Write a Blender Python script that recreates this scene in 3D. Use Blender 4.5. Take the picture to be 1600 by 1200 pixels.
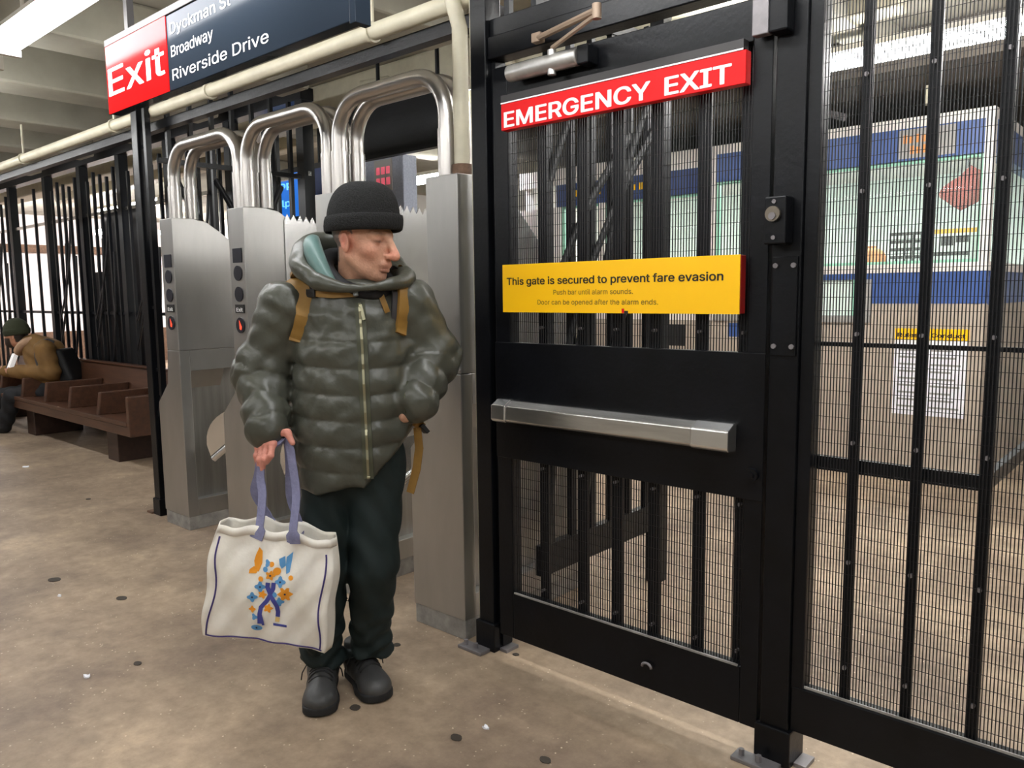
import bpy, bmesh, math, random
import numpy as np
from mathutils import Matrix, Vector
from mathutils.geometry import delaunay_2d_cdt
random.seed(7)
rng = np.random.RandomState(5)
scene = bpy.context.scene
for o in list(bpy.data.objects):
    bpy.data.objects.remove(o)
COL = scene.collection

# ------------------------------------------------------------------ camera
# world: +X along the gate line (to the right), +Y through the gate, Z up; metres
FPX, CAMH = 1230.0, 1.42
_r = 0.0119
_p = math.atan(141 * math.cos(_r) / FPX)
_D = np.array([math.sin(_r) * math.cos(_p), math.cos(_r) * math.cos(_p), math.sin(_p)])
_L = np.array([(-590 - 800) / FPX, (475.5 - 600) / FPX, 1.0])
_L -= _D * (_L @ _D)
_L /= np.linalg.norm(_L)
RW = np.array([-_L, np.cross(-_D, -_L), -_D])
CAM = np.array([0, 0, CAMH])
cd = bpy.data.cameras.new('camera')
cam = bpy.data.objects.new('camera', cd)
COL.objects.link(cam)
cd.sensor_fit = 'HORIZONTAL'
cd.sensor_width = 36.0
cd.lens = 36.0 * FPX / 1600.0
cd.clip_start = 0.02
cd.clip_end = 200
m = Matrix.Identity(4)
for i in range(3):
    m[i][0], m[i][1], m[i][2], m[i][3] = RW[i, 0], -RW[i, 1], -RW[i, 2], CAM[i]
cam.matrix_world = m
scene.camera = cam

# ------------------------------------------------------------------ world, exposure
w = bpy.data.worlds.new('world')
scene.world = w
w.use_nodes = True
w.node_tree.nodes['Background'].inputs[0].default_value = (0.9, 0.95, 1.0, 1)
w.node_tree.nodes['Background'].inputs[1].default_value = 0.05
scene.view_settings.view_transform = 'Standard'
scene.view_settings.look = 'None'
scene.view_settings.exposure = 0.0
scene.view_settings.gamma = 1.0
scene.view_settings.use_curve_mapping = False
TUBE_PAID = 27.0      # emission of the fluorescent tubes over the platform side
TUBE_OUT = 46.0       # emission of the tubes beyond the gate
TUBE_BOOTH = 60.0

# ------------------------------------------------------------------ helpers
def ray(u, v):
    return RW @ np.array([(u - 800) / FPX, (v - 600) / FPX, 1.0])
def onY(u, v, y):
    d = ray(u, v)
    return CAM + d * (y / d[1])
def ground(u, v, z=0.0):
    d = ray(u, v)
    return CAM + d * ((z - CAMH) / d[2])

def lin(c):
    return tuple((x / 12.92 if x <= 0.04045 else ((x + 0.055) / 1.055) ** 2.4) for x in c)
def rgb(r, g, b):
    return lin((r / 255, g / 255, b / 255))

MATS = {}
def mat(name, color, rough=0.5, metal=0.0, var=0.0, vscale=8.0, bump=0.0, bscale=40.0, stretch=None,
        emit=None, estr=0.0, spec=0.5, coat=0.0, attr=None, alpha=None, trans=0.0, color2=None, rvar=0.0):
    mt = bpy.data.materials.new(name)
    mt.use_nodes = True
    nt = mt.node_tree
    b = nt.nodes['Principled BSDF']
    b.inputs['Base Color'].default_value = (*color, 1)
    b.inputs['Roughness'].default_value = rough
    b.inputs['Metallic'].default_value = metal
    b.inputs['Specular IOR Level'].default_value = spec
    b.inputs['Coat Weight'].default_value = coat
    b.inputs['Transmission Weight'].default_value = trans
    if alpha is not None:
        b.inputs['Alpha'].default_value = alpha
    if emit is not None:
        b.inputs['Emission Color'].default_value = (*emit, 1)
        b.inputs['Emission Strength'].default_value = estr
    tc = None
    def coords(st):
        t = nt.nodes.new('ShaderNodeTexCoord')
        mp = nt.nodes.new('ShaderNodeMapping')
        nt.links.new(t.outputs['Object'], mp.inputs[0])
        if st:
            mp.inputs['Scale'].default_value = st
        return mp
    if attr:
        a = nt.nodes.new('ShaderNodeAttribute')
        a.attribute_name = attr
        nt.links.new(a.outputs['Color'], b.inputs['Base Color'])
    if var > 0 or rvar > 0:
        mp = coords(stretch)
        n = nt.nodes.new('ShaderNodeTexNoise')
        n.inputs['Scale'].default_value = vscale
        n.inputs['Detail'].default_value = 5
        n.inputs['Roughness'].default_value = 0.6
        nt.links.new(mp.outputs[0], n.inputs['Vector'])
        if var > 0:
            rp = nt.nodes.new('ShaderNodeValToRGB')
            c2 = color2 or tuple(max(0, x * (1 - var)) for x in color)
            c1 = tuple(min(1, x * (1 + var * 0.6)) for x in color)
            rp.color_ramp.elements[0].position = 0.3
            rp.color_ramp.elements[1].position = 0.7
            rp.color_ramp.elements[0].color = (*c2, 1)
            rp.color_ramp.elements[1].color = (*c1, 1)
            nt.links.new(n.outputs['Fac'], rp.inputs[0])
            if attr:
                mx = nt.nodes.new('ShaderNodeMixRGB')
                mx.blend_type = 'MULTIPLY'
                mx.inputs[0].default_value = 1.0
                nt.links.new(a.outputs['Color'], mx.inputs[1])
                nt.links.new(rp.outputs[0], mx.inputs[2])
                nt.links.new(mx.outputs[0], b.inputs['Base Color'])
            else:
                nt.links.new(rp.outputs[0], b.inputs['Base Color'])
        if rvar > 0:
            mr = nt.nodes.new('ShaderNodeMapRange')
            mr.inputs['To Min'].default_value = max(0.02, rough - rvar)
            mr.inputs['To Max'].default_value = min(1, rough + rvar)
            nt.links.new(n.outputs['Fac'], mr.inputs[0])
            nt.links.new(mr.outputs[0], b.inputs['Roughness'])
    if bump > 0:
        mp2 = coords(stretch)
        n2 = nt.nodes.new('ShaderNodeTexNoise')
        n2.inputs['Scale'].default_value = bscale
        n2.inputs['Detail'].default_value = 4
        nt.links.new(mp2.outputs[0], n2.inputs['Vector'])
        bp = nt.nodes.new('ShaderNodeBump')
        bp.inputs['Strength'].default_value = bump
        bp.inputs['Distance'].default_value = 0.01
        nt.links.new(n2.outputs['Fac'], bp.inputs['Height'])
        nt.links.new(bp.outputs[0], b.inputs['Normal'])
    MATS[name] = mt
    return mt

class MB:
    """collects geometry for ONE mesh object"""
    def __init__(s):
        s.v, s.f = [], []
    def box(s, x0, x1, y0, y1, z0, z1):
        x0, x1 = min(x0, x1), max(x0, x1)
        y0, y1 = min(y0, y1), max(y0, y1)
        z0, z1 = min(z0, z1), max(z0, z1)
        k = len(s.v)
        s.v += [(x0, y0, z0), (x1, y0, z0), (x1, y1, z0), (x0, y1, z0), (x0, y0, z1), (x1, y0, z1), (x1, y1, z1), (x0, y1, z1)]
        s.f += [tuple(k + i for i in q) for q in ((3, 2, 1, 0), (4, 5, 6, 7), (0, 1, 5, 4), (1, 2, 6, 5), (2, 3, 7, 6), (3, 0, 4, 7))]
        return s
    def prism(s, a, b):
        """closed prism between polygon a and polygon b (same count, 3-D points)"""
        k, n = len(s.v), len(a)
        s.v += [tuple(p) for p in a] + [tuple(p) for p in b]
        s.f.append(tuple(k + i for i in range(n))[::-1])
        s.f.append(tuple(k + n + i for i in range(n)))
        for i in range(n):
            j = (i + 1) % n
            s.f.append((k + i, k + j, k + n + j, k + n + i))
        return s
    def tube(s, path, r, n=10, closed=False, flat=None, up=None, caps=True):
        """sweep a circle (or an ellipse r x flat) along a path"""
        P = [np.array(p, float) for p in path]
        m_ = len(P)
        rad = r if isinstance(r, (list, tuple, np.ndarray)) else [r] * m_
        k0 = len(s.v)
        prev = None
        for i in range(m_):
            if closed:
                t = P[(i + 1) % m_] - P[i - 1]
            else:
                t = P[min(i + 1, m_ - 1)] - P[max(i - 1, 0)]
            t = t / (np.linalg.norm(t) + 1e-12)
            if prev is None:
                a = np.array(up, float) if up is not None else (np.array([0, 0, 1.0]) if abs(t[2]) < 0.9 else np.array([1.0, 0, 0]))
            else:
                a = np.array(up, float) if up is not None else prev
            a = a - t * (a @ t)
            a /= (np.linalg.norm(a) + 1e-12)
            prev = a
            b = np.cross(t, a)
            ra = rad[i]
            rb = ra if flat is None else flat
            for q in range(n):
                th = 2 * math.pi * q / n + (math.pi / 4 if n == 4 else 0)
                s.v.append(tuple(P[i] + a * ra * math.cos(th) + b * rb * math.sin(th)))
        for i in range(m_ if closed else m_ - 1):
            for q in range(n):
                a0, a1 = k0 + i * n + q, k0 + i * n + (q + 1) % n
                j = (i + 1) % m_
                s.f.append((a0, a1, k0 + j * n + (q + 1) % n, k0 + j * n + q))
        if caps and not closed:
            s.f.append(tuple(k0 + q for q in range(n))[::-1])
            s.f.append(tuple(k0 + (m_ - 1) * n + q for q in range(n)))
        return s
    def cyl(s, a, b, r, n=16):
        return s.tube([a, b], r, n)
    def grid(s, pts):
        """pts[i][j] -> open sheet"""
        k, a, b = len(s.v), len(pts), len(pts[0])
        for row in pts:
            s.v += [tuple(p) for p in row]
        for i in range(a - 1):
            for j in range(b - 1):
                s.f.append((k + i * b + j, k + i * b + j + 1, k + (i + 1) * b + j + 1, k + (i + 1) * b + j))
        return s
    def mesh(s, name):
        me = bpy.data.meshes.new(name)
        me.from_pydata(s.v, [], s.f)
        me.update()
        bm = bmesh.new()
        bm.from_mesh(me)
        bmesh.ops.recalc_face_normals(bm, faces=bm.faces)
        bm.to_mesh(me)
        bm.free()
        return me
    def build(s, name, material, parent=None, smooth=False, bevel=0.0, solid=0.0):
        return link_mesh(name, s.mesh(name), material, parent, smooth, bevel, solid)

def link_mesh(name, me, material, parent=None, smooth=False, bevel=0.0, solid=0.0):
    if material is not None and not me.materials:
        me.materials.append(MATS[material] if isinstance(material, str) else material)
    o = bpy.data.objects.new(name, me)
    COL.objects.link(o)
    if parent is not None:
        o.parent = parent
        o.matrix_parent_inverse = Matrix.Translation(-Vector(parent.location)) if parent.type == 'EMPTY' else Matrix.Identity(4)
    if smooth:
        me.polygons.foreach_set('use_smooth', [True] * len(me.polygons))
        if smooth == 'auto':
            try:
                me.set_sharp_from_angle(angle=math.radians(40))
            except Exception:
                pass
    if solid:
        md = o.modifiers.new('thick', 'SOLIDIFY')
        md.thickness = solid
        md.offset = 0
    if bevel:
        md = o.modifiers.new('edge', 'BEVEL')
        md.width = bevel
        md.segments = 2
        md.limit_method = 'ANGLE'
    return o

def thing(name, label, cat, loc=(0, 0, 0), group=None):
    o = bpy.data.objects.new(name, None)
    COL.objects.link(o)
    o.location = loc
    o.empty_display_size = 0.1
    return tag(o, label, cat, group)
def tag(o, label, cat, group=None):
    o['label'] = label
    o['category'] = cat
    if group:
        o['group'] = group
    return o
def struct(o):
    o['kind'] = 'structure'
    return o
def stuff(o):
    o['kind'] = 'stuff'
    return o
def share(o, dx=0, dy=0, dz=0, parent=None):
    """a copy of one piece that shares its mesh, moved by d"""
    c = o.copy()
    COL.objects.link(c)
    if parent is not None and parent is not o.parent:
        c.parent = parent
        c.matrix_parent_inverse = Matrix.Translation(-Vector(parent.location)) if parent.type == 'EMPTY' else Matrix.Identity(4)
    c.location = (o.location.x + dx, o.location.y + dy, o.location.z + dz)
    return c

try:
    import os
    FONT = bpy.data.fonts.load(os.path.join(bpy.utils.system_resource('DATAFILES'), 'fonts', 'Inter.woff2'))
except Exception:
    FONT = None
def text(name, body, material, parent, org, xdir, updir, width=None, height=0.1, depth=0.001, bold=0.0, align='LEFT', squash=None):
    cu = bpy.data.curves.new(name, 'FONT')
    cu.body = body
    cu.size = 1.0
    if FONT:
        cu.font = FONT
    cu.resolution_u = 4
    cu.fill_mode = 'NONE'
    t = bpy.data.objects.new(name, cu)
    COL.objects.link(t)
    dg = bpy.context.evaluated_depsgraph_get()
    me = bpy.data.meshes.new_from_object(t.evaluated_get(dg))
    bpy.data.objects.remove(t)
    bpy.data.curves.remove(cu)
    # fill the outlines: triangulate, keep what lies inside an odd number of outlines
    ov = np.array([v_.co[:2] for v_ in me.vertices])
    oe = [tuple(e_.vertices) for e_ in me.edges]
    cv, _e, cf, *_rest = delaunay_2d_cdt([Vector(p_) for p_ in ov], oe, [], 1, 1e-6)
    A_, B_ = ov[[e_[0] for e_ in oe]], ov[[e_[1] for e_ in oe]]
    keep = []
    for f_ in cf:
        c_ = np.mean([cv[i_] for i_ in f_], axis=0)
        hit = (A_[:, 1] > c_[1]) != (B_[:, 1] > c_[1])
        xs_ = A_[hit, 0] + (c_[1] - A_[hit, 1]) / (B_[hit, 1] - A_[hit, 1]) * (B_[hit, 0] - A_[hit, 0])
        if (xs_ > c_[0]).sum() % 2:
            keep.append(tuple(f_))
    me = bpy.data.meshes.new(name)
    me.from_pydata([(p_[0], p_[1], 0.0) for p_ in cv], [], keep)
    n = len(me.vertices)
    co = np.zeros(n * 3)
    me.vertices.foreach_get('co', co)
    co = co.reshape(-1, 3)
    capH = 0.73
    sy = height / capH
    x0, x1 = co[:, 0].min(), co[:, 0].max()
    sx = (width / (x1 - x0)) if width else sy
    if squash:
        sx = sy * squash
    X = (co[:, 0] - x0) * sx
    if align == 'CENTER':
        X -= (x1 - x0) * sx / 2
    Y = co[:, 1] * sy
    xd, ud = np.array(xdir, float), np.array(updir, float)
    W = np.array(org)[None] + X[:, None] * xd + Y[:, None] * ud
    me.vertices.foreach_set('co', W.ravel())
    me.update()
    if bold:      # heavier strokes: the outline repeated a little to either side
        bm = bmesh.new()
        for i_, (a_, c_) in enumerate(((0, 0), (1, 0), (-1, 0), (0, .6), (0, -.6), (.7, .5), (-.7, -.5), (.7, -.5), (-.7, .5))):
            k_ = len(bm.verts)
            bm.from_mesh(me)
            bm.verts.ensure_lookup_table()
            dv = Vector(xd * (a_ * bold * sx) + ud * (c_ * bold * sy) + np.cross(xd, ud) * (6e-5 * i_))
            for v_ in bm.verts[k_:]:
                v_.co += dv
        bm.to_mesh(me)
        bm.free()
    return link_mesh(name, me, material, parent)

# ------------------------------------------------------------------ materials
mat('black_paint', (0.004, 0.0045, 0.006), 0.33, var=0.5, vscale=5, bump=0.08, bscale=60, spec=0.24)
mat('black_wire', (0.006, 0.006, 0.007), 0.5, spec=0.3)
mat('black_fence', (0.006, 0.007, 0.009), 0.36, bump=0.05, bscale=50, spec=0.28)
mat('steel', (0.45, 0.445, 0.43), 0.36, metal=0.92, var=0.10, vscale=2.0, stretch=(3, 3, 0.8), rvar=0.06)
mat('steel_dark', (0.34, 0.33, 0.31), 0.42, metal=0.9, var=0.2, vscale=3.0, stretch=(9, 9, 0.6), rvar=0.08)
mat('tube_steel', (0.50, 0.475, 0.45), 0.30, metal=0.95, var=0.12, vscale=3, rvar=0.05)
mat('bright_steel', (0.78, 0.78, 0.77), 0.22, metal=0.95, var=0.1, vscale=8)
mat('scuffed_steel', (0.36, 0.35, 0.33), 0.6, metal=0.5, var=0.35, vscale=14, bump=0.1, bscale=30)
mat('push_steel', (0.66, 0.65, 0.62), 0.24, metal=0.95, var=0.2, vscale=5, stretch=(1, 8, 8), rvar=0.08)
mat('closer_silver', (0.55, 0.54, 0.52), 0.38, metal=0.8, var=0.2, vscale=20)
mat('arm_tan', rgb(150, 130, 112), 0.5, metal=0.3)
mat('worn_metal', rgb(128, 124, 126), 0.45, metal=0.4, var=0.2, vscale=15)
mat('brass', rgb(120, 112, 100), 0.35, metal=0.8)
mat('red_sign', rgb(216, 22, 26), 0.4, spec=0.2)
mat('dark_red', rgb(130, 12, 10), 0.4)
mat('yellow_sign', rgb(253, 196, 0), 0.4)
mat('white_print', rgb(240, 240, 240), 0.45)
mat('black_print', rgb(22, 22, 22), 0.5)
mat('grey_print', rgb(70, 60, 30), 0.5)
mat('sign_slate', rgb(42, 50, 60), 0.12, spec=0.035)
mat('sign_red', rgb(228, 24, 26), 0.12, spec=0.035)
mat('sign_edge', rgb(60, 58, 58), 0.5, metal=0.3)
mat('cream_paint', rgb(196, 190, 168), 0.5, var=0.12, vscale=10, bump=0.05, bscale=30)
mat('cream_ceiling', rgb(158, 155, 142), 0.75, var=0.18, vscale=2.5, bump=0.05, bscale=20)
mat('beam_paint', rgb(156, 152, 138), 0.7, var=0.22, vscale=2.0)
mat('void_shade', rgb(72, 66, 58), 0.8, var=0.3, vscale=3)
mat('white_wall', rgb(232, 226, 226), 0.5, var=0.05, vscale=1.5)
mat('station_wall', rgb(190, 188, 180), 0.6, var=0.15, vscale=1.2)
mat('rust_brown', rgb(110, 84, 66), 0.7, var=0.4, vscale=25)
mat('tube_glow', (1, 1, 1), 0.5, emit=(0.97, 0.985, 1.0), estr=TUBE_PAID)
mat('tube_glow_out', (1, 1, 1), 0.5, emit=(1.0, 0.99, 0.98), estr=TUBE_OUT)
mat('tube_glow_far', (1, 1, 1), 0.5, emit=(1.0, 0.96, 0.97), estr=TUBE_OUT * 2.4)
mat('tube_glow_booth', (1, 1, 1), 0.5, emit=(0.95, 1.0, 0.97), estr=TUBE_BOOTH)
mat('fixture', rgb(205, 200, 190), 0.5)
mat('wood', rgb(80, 52, 37), 0.36, var=0.4, vscale=4, stretch=(0.6, 6, 6), bump=0.06, bscale=25)
mat('wood_dark', rgb(56, 36, 27), 0.42, var=0.4, vscale=4, stretch=(0.6, 6, 6))
mat('booth_beige', rgb(182, 169, 154), 0.5, var=0.07, vscale=3)
mat('booth_white', rgb(236, 230, 224), 0.45)
mat('booth_blue', rgb(62, 90, 150), 0.4)
mat('booth_blue_dark', rgb(44, 66, 120), 0.4)
mat('booth_mint', rgb(226, 242, 233), 0.6, var=0.06, vscale=4)
mat('booth_grey', rgb(160, 158, 154), 0.5)
mat('mint_frame', rgb(150, 205, 180), 0.4)
mat('glass', rgb(235, 250, 244), 0.03, alpha=0.10, spec=0.4)
mat('paper', rgb(238, 238, 244), 0.7)
mat('orange', rgb(226, 150, 80), 0.6)
mat('red_cloth', rgb(176, 60, 44), 0.7, var=0.3, vscale=6)
mat('screen_blue', rgb(20, 90, 170), 0.3, emit=rgb(20, 110, 215), estr=0.9)
mat('screen_text', rgb(120, 210, 255), 0.3, emit=rgb(120, 215, 255), estr=1.0)
mat('led_grey', rgb(150, 156, 172), 0.5, var=0.2, vscale=60)
mat('led_red', rgb(230, 110, 130), 0.5, emit=rgb(235, 90, 110), estr=0.5)
mat('lamp_red', rgb(230, 70, 50), 0.4, emit=rgb(240, 70, 40), estr=1.2)
mat('lens_dark', rgb(32, 34, 44), 0.3)
mat('gum', rgb(62, 55, 48), 0.8)
mat('rubber', rgb(30, 30, 32), 0.7)

def floor_material():
    mt = bpy.data.materials.new('concrete_floor')
    mt.use_nodes = True
    nt = mt.node_tree
    b = nt.nodes['Principled BSDF']
    geo = nt.nodes.new('ShaderNodeNewGeometry')
    g = nt.nodes.new('ShaderNodeMapping')
    g.inputs['Location'].default_value = (3.7, 1.9, 0)
    nt.links.new(geo.outputs['Position'], g.inputs[0])
    def noise(sc, det=6, ro=0.6):
        n = nt.nodes.new('ShaderNodeTexNoise')
        n.inputs['Scale'].default_value = sc
        n.inputs['Detail'].default_value = det
        n.inputs['Roughness'].default_value = ro
        nt.links.new(g.outputs[0], n.inputs['Vector'])
        return n
    def ramp(src, stops):
        r = nt.nodes.new('ShaderNodeValToRGB')
        while len(r.color_ramp.elements) < len(stops):
            r.color_ramp.elements.new(0.5)
        for e, (p, c) in zip(r.color_ramp.elements, stops):
            e.position = p
            e.color = (*c, 1)
        nt.links.new(src, r.inputs[0])
        return r
    def mix(fac, a, c, mode='MIX'):
        x = nt.nodes.new('ShaderNodeMixRGB')
        x.blend_type = mode
        if isinstance(fac, float):
            x.inputs[0].default_value = fac
        else:
            nt.links.new(fac, x.inputs[0])
        for k, s in ((1, a), (2, c)):
            if isinstance(s, tuple):
                x.inputs[k].default_value = (*s, 1)
            else:
                nt.links.new(s, x.inputs[k])
        return x
    big = ramp(noise(1.1, 7, 0.62).outputs['Fac'], [(0.33, rgb(122, 104, 89)), (0.5, rgb(156, 136, 115)), (0.68, rgb(188, 166, 140))])
    fine = ramp(noise(14, 6, 0.7).outputs['Fac'], [(0.3, (0.72, 0.71, 0.70)), (0.7, (1.12, 1.12, 1.12))])
    c1 = mix(1.0, big.outputs[0], fine.outputs[0], 'MULTIPLY')
    # pale aggregate specks
    vo = nt.nodes.new('ShaderNodeTexVoronoi')
    vo.inputs['Scale'].default_value = 42
    nt.links.new(g.outputs[0], vo.inputs['Vector'])
    sp = ramp(vo.outputs['Distance'], [(0.0, (1, 1, 1)), (0.10, (1, 1, 1)), (0.16, (0, 0, 0))])
    msk = ramp(noise(9, 3).outputs['Fac'], [(0.50, (0, 0, 0)), (0.60, (1, 1, 1))])
    mm = mix(1.0, sp.outputs[0], msk.outputs[0], 'MULTIPLY')
    c2 = mix(mm.outputs[0], c1.outputs[0], rgb(222, 204, 178))
    # dark stains
    st = ramp(noise(2.6, 4, 0.5).outputs['Fac'], [(0.62, (0, 0, 0)), (0.74, (1, 1, 1))])
    half = mix(0.45, (0.0, 0.0, 0.0), st.outputs[0])
    c3 = mix(half.outputs[0], c2.outputs[0], rgb(96, 84, 76))
    nt.links.new(c3.outputs[0], b.inputs['Base Color'])
    b.inputs['Roughness'].default_value = 0.55
    bp = nt.nodes.new('ShaderNodeBump')
    bp.inputs['Strength'].default_value = 0.15
    bp.inputs['Distance'].default_value = 0.004
    nt.links.new(noise(60, 4).outputs['Fac'], bp.inputs['Height'])
    nt.links.new(bp.outputs[0], b.inputs['Normal'])
    MATS['floor'] = mt
floor_material()

# ------------------------------------------------------------------ room shell
XL, XR, YB, YF, ZC = -18.0, 6.0, -5.0, 9.0, 3.12
struct(MB().box(XL - .2, XR + .2, YB - .2, YF + .2, -0.2, 0).build('floor', 'floor'))
struct(MB().box(XL - .2, XR + .2, YB - .2, YF + .2, ZC, ZC + .2).build('ceiling', 'cream_ceiling'))
struct(MB().box(XL - .2, XL, YB, YF, 0.0, ZC).build('wall_left', 'white_wall'))
struct(MB().box(XR, XR + .2, YB, YF, 0.0, ZC).build('wall_right', 'station_wall'))
struct(MB().box(XL, XR, YB - .2, YB, 0.0, ZC).build('wall_back', 'station_wall'))
struct(MB().box(XL, XR, YF, YF + .2, 0.0, ZC).build('wall_far', 'station_wall'))
struct(MB().box(XL, XL + .04, YB, YF, 0.0, 0.75).build('baseboard_left', 'rust_brown'))
struct(MB().box(XL, XL + .06, YB, YF, 2.36, 2.52).build('trim_1', 'rust_brown'))
# concrete ceiling beams over the platform side, running across
k = 2
for x in (-4.95, -6.2, -7.45, -8.7, -10.2, -12.0, -14.0, -3.4, -1.6, 0.4, 2.4, 4.4):
    struct(MB().box(x - .17, x + .17, YB, 3.3, 2.84, ZC).build('trim_%d' % k, 'beam_paint', bevel=0.02))
    k += 1
# girders beyond the gate line
for (y0, y1, z0) in ((3.9, 4.15, 2.86), (4.75, 4.95, 2.95)):
    struct(MB().box(-14, -1.4, y0, y1, z0, ZC).build('trim_%d' % k, 'cream_paint', bevel=0.02))
    k += 1
for x in (-9.0, -6.6, -4.1):
    struct(MB().box(x - .12, x + .12, 4.15, YF, 2.92, ZC).build('trim_%d' % k, 'beam_paint', bevel=0.02))
    k += 1
# dark void above the booth, its shade put in as a dark-coloured box
struct(MB().box(-5.7, 1.5, 5.75, 8.8, 2.86, ZC - .005).build('trim_%d' % k, 'void_shade'))
k += 1
for x in (-2.6, -1.75, -0.7):
    struct(MB().box(x - .09, x + .09, 2.9, 5.75, 2.93, ZC - .005).build('trim_%d' % k, 'beam_paint'))
    k += 1

# ------------------------------------------------------------------ fluorescent fixtures
def fixture(x0, x1, y, z, label, glow, group=None, rods=True, wid=0.10):
    t = thing('fluorescent_light', label, 'light', ((x0 + x1) / 2, y, z), group)
    h = MB()
    h.prism([(x0, y - wid * .55, z + .066), (x0, y + wid * .55, z + .066), (x0, y + wid * .3, z + .11), (x0, y - wid * .3, z + .11)],
            [(x1, y - wid * .55, z + .066), (x1, y + wid * .55, z + .066), (x1, y + wid * .3, z + .11), (x1, y - wid * .3, z + .11)])
    h.build('housing', 'fixture', t)
    MB().tube([(x0 + .03, y, z + .02), (x1 - .03, y, z + .02)], wid * .62, 12, flat=.045, up=(0, 1, 0)).build('diffuser', glow, t, smooth='auto')
    for xe in (x0 + .015, x1 - .015):
        MB().box(xe - .015, xe + .015, y - wid * .66, y + wid * .66, z - .03, z + .065).build('end_cap', 'fixture', t)
    if rods and ZC - z > .16:
        for xr in (x0 + .3, x1 - .3):
            MB().cyl((xr, y, z + .11), (xr, y, ZC - .003), .009, 8).build('hanger_rod', 'fixture', t)
    return t
GP = 'platform fluorescent lights'
fixture(-4.62, -2.3, 1.39, 2.665, 'bright white fluorescent strip hanging at the top left corner', 'tube_glow', GP)
for (x0, x1, y) in ((-12.2, -9.9, 1.40), (-9.7, -7.4, 1.40), (-7.2, -4.9, 1.40), (-2.2, 0.1, 1.40), (0.2, 2.5, 1.40)):  # the three left strips are unseen, added to lift the ambient light
    fixture(x0, x1, y, 2.665, 'white fluorescent strip in the row over the platform, ' + {-12.2: 'furthest left, unseen and added to brighten the bench side', -9.7: 'second from its left end, unseen and added to brighten the left side', -7.2: 'left of the visible strip, unseen and added to brighten the left side', -2.2: 'right of the visible strip', 0.2: 'at its right end'}[x0], 'tube_glow', GP)
for (x0, x1, y) in ((-8.6, -6.3, -1.2), (-5.0, -2.7, -1.2), (-2.5, -0.2, -1.2), (0.0, 2.3, -1.2)):  # unseen row added behind the viewer for light from the front
    fixture(x0, x1, y, 2.70, 'added white fill strip in an unseen row behind the viewer, ' + {-8.6: 'its leftmost', -5.0: 'second from the left', -2.5: 'third from the left', 0.0: 'its rightmost'}[x0], 'tube_glow', GP)
GO = 'fluorescent lights beyond the gate'
fixture(-1.95, 0.4, 5.0, 2.76, 'long glowing fluorescent strip seen through the right mesh panel above the booth', 'tube_glow_out', GO)
fixture(0.5, 2.8, 5.0, 2.76, 'glowing fluorescent strip right of the booth, outside the view', 'tube_glow_out', GO)
fixture(-7.4, -5.6, 6.3, 2.72, 'white fluorescent strip seen under the black overhead panel', 'tube_glow_out', GO)
fixture(-4.6, -2.6, 4.45, 3.0, 'added fluorescent strip hidden behind a girder, brightening the outer side of the turnstiles', 'tube_glow_out', GO, wid=.1)  # added strip, tucked behind the girder to light the outer side
fixture(-2.2, 0.1, 3.75, 2.98, 'white fluorescent strip just behind the gate, above the view', 'tube_glow_out', GO, wid=.1)
fixture(0.3, 2.6, 3.75, 2.98, 'white fluorescent strip behind the right mesh panel, above the view', 'tube_glow_out', GO, wid=.1)
fixture(-16.2, -14.0, 6.2, 2.66, 'white fluorescent strip in front of the far white wall', 'tube_glow_far', GO)
fixture(-17.2, -15.0, 4.3, 2.80, 'added fluorescent strip brightening the left end of the far white wall', 'tube_glow_far', GO)  # added, with the next strip, to make the far wall brighter
fixture(-17.2, -15.0, 7.9, 2.80, 'added fluorescent strip brightening the right end of the far white wall', 'tube_glow_far', GO)  # second strip added for the brightness of the far wall
fixture(-13.4, -11.2, 5.2, 2.76, 'white fluorescent strip behind the left fence', 'tube_glow_out', GO)

# ------------------------------------------------------------------ gate frame and door
YG = 2.187
fr = thing('gate_frame', 'black painted steel frame with two posts around the emergency gate', 'frame', (-1.5, YG, 0))
for (x0, x1) in ((-2.14, -2.062), (-0.955, -0.868)):
    MB().box(x0, x1, YG, YG + .085, 0.02, ZC).build('post', 'black_paint', fr, bevel=.004)
    MB().box(x0 - .012, x1 + .012, YG - .012, YG + .097, 0.0, .115).build('post_sleeve', 'black_paint', fr, bevel=.004)
    MB().box(x0 - .06, x1 - .01, YG - .07, YG - .0125, 0.0, .014).build('base_plate', 'worn_metal', fr, bevel=.003)
    for dx in (-.035, .02):
        MB().cyl((x0 + dx, YG - .045, .014), (x0 + dx, YG - .045, .034), .009, 6).build('anchor_bolt', 'worn_metal', fr)
    MB().box(x1 + .013, x1 + .05, YG + .02, YG + .09, 0, .012).build('base_plate', 'worn_metal', fr)
MB().box(-2.061, -0.956, YG + .01, YG + .085, 2.275, 2.355).build('header', 'black_paint', fr, bevel=.004)
MB().box(-2.061, -0.956, YG + .025, YG + .085, 2.356, 2.42).build('header_cap', 'black_paint', fr, bevel=.003)
MB().box(-2.061, -0.956, YG + .04, YG + .10, 2.60, 2.66).build('upper_rail', 'black_paint', fr)
b0 = None
for i in range(9):
    x = -2.0 + i * .128
    if b0 is None:
        b0 = MB().box(x - .012, x + .012, YG + .05, YG + .075, 2.42, 3.05).build('bar', 'black_fence', fr)
    else:
        share(b0, dx=i * .128)
MB().box(-2.061, -2.04, YG + .03, YG + .085, .02, 2.275).build('door_stop', 'black_paint', fr)
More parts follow.
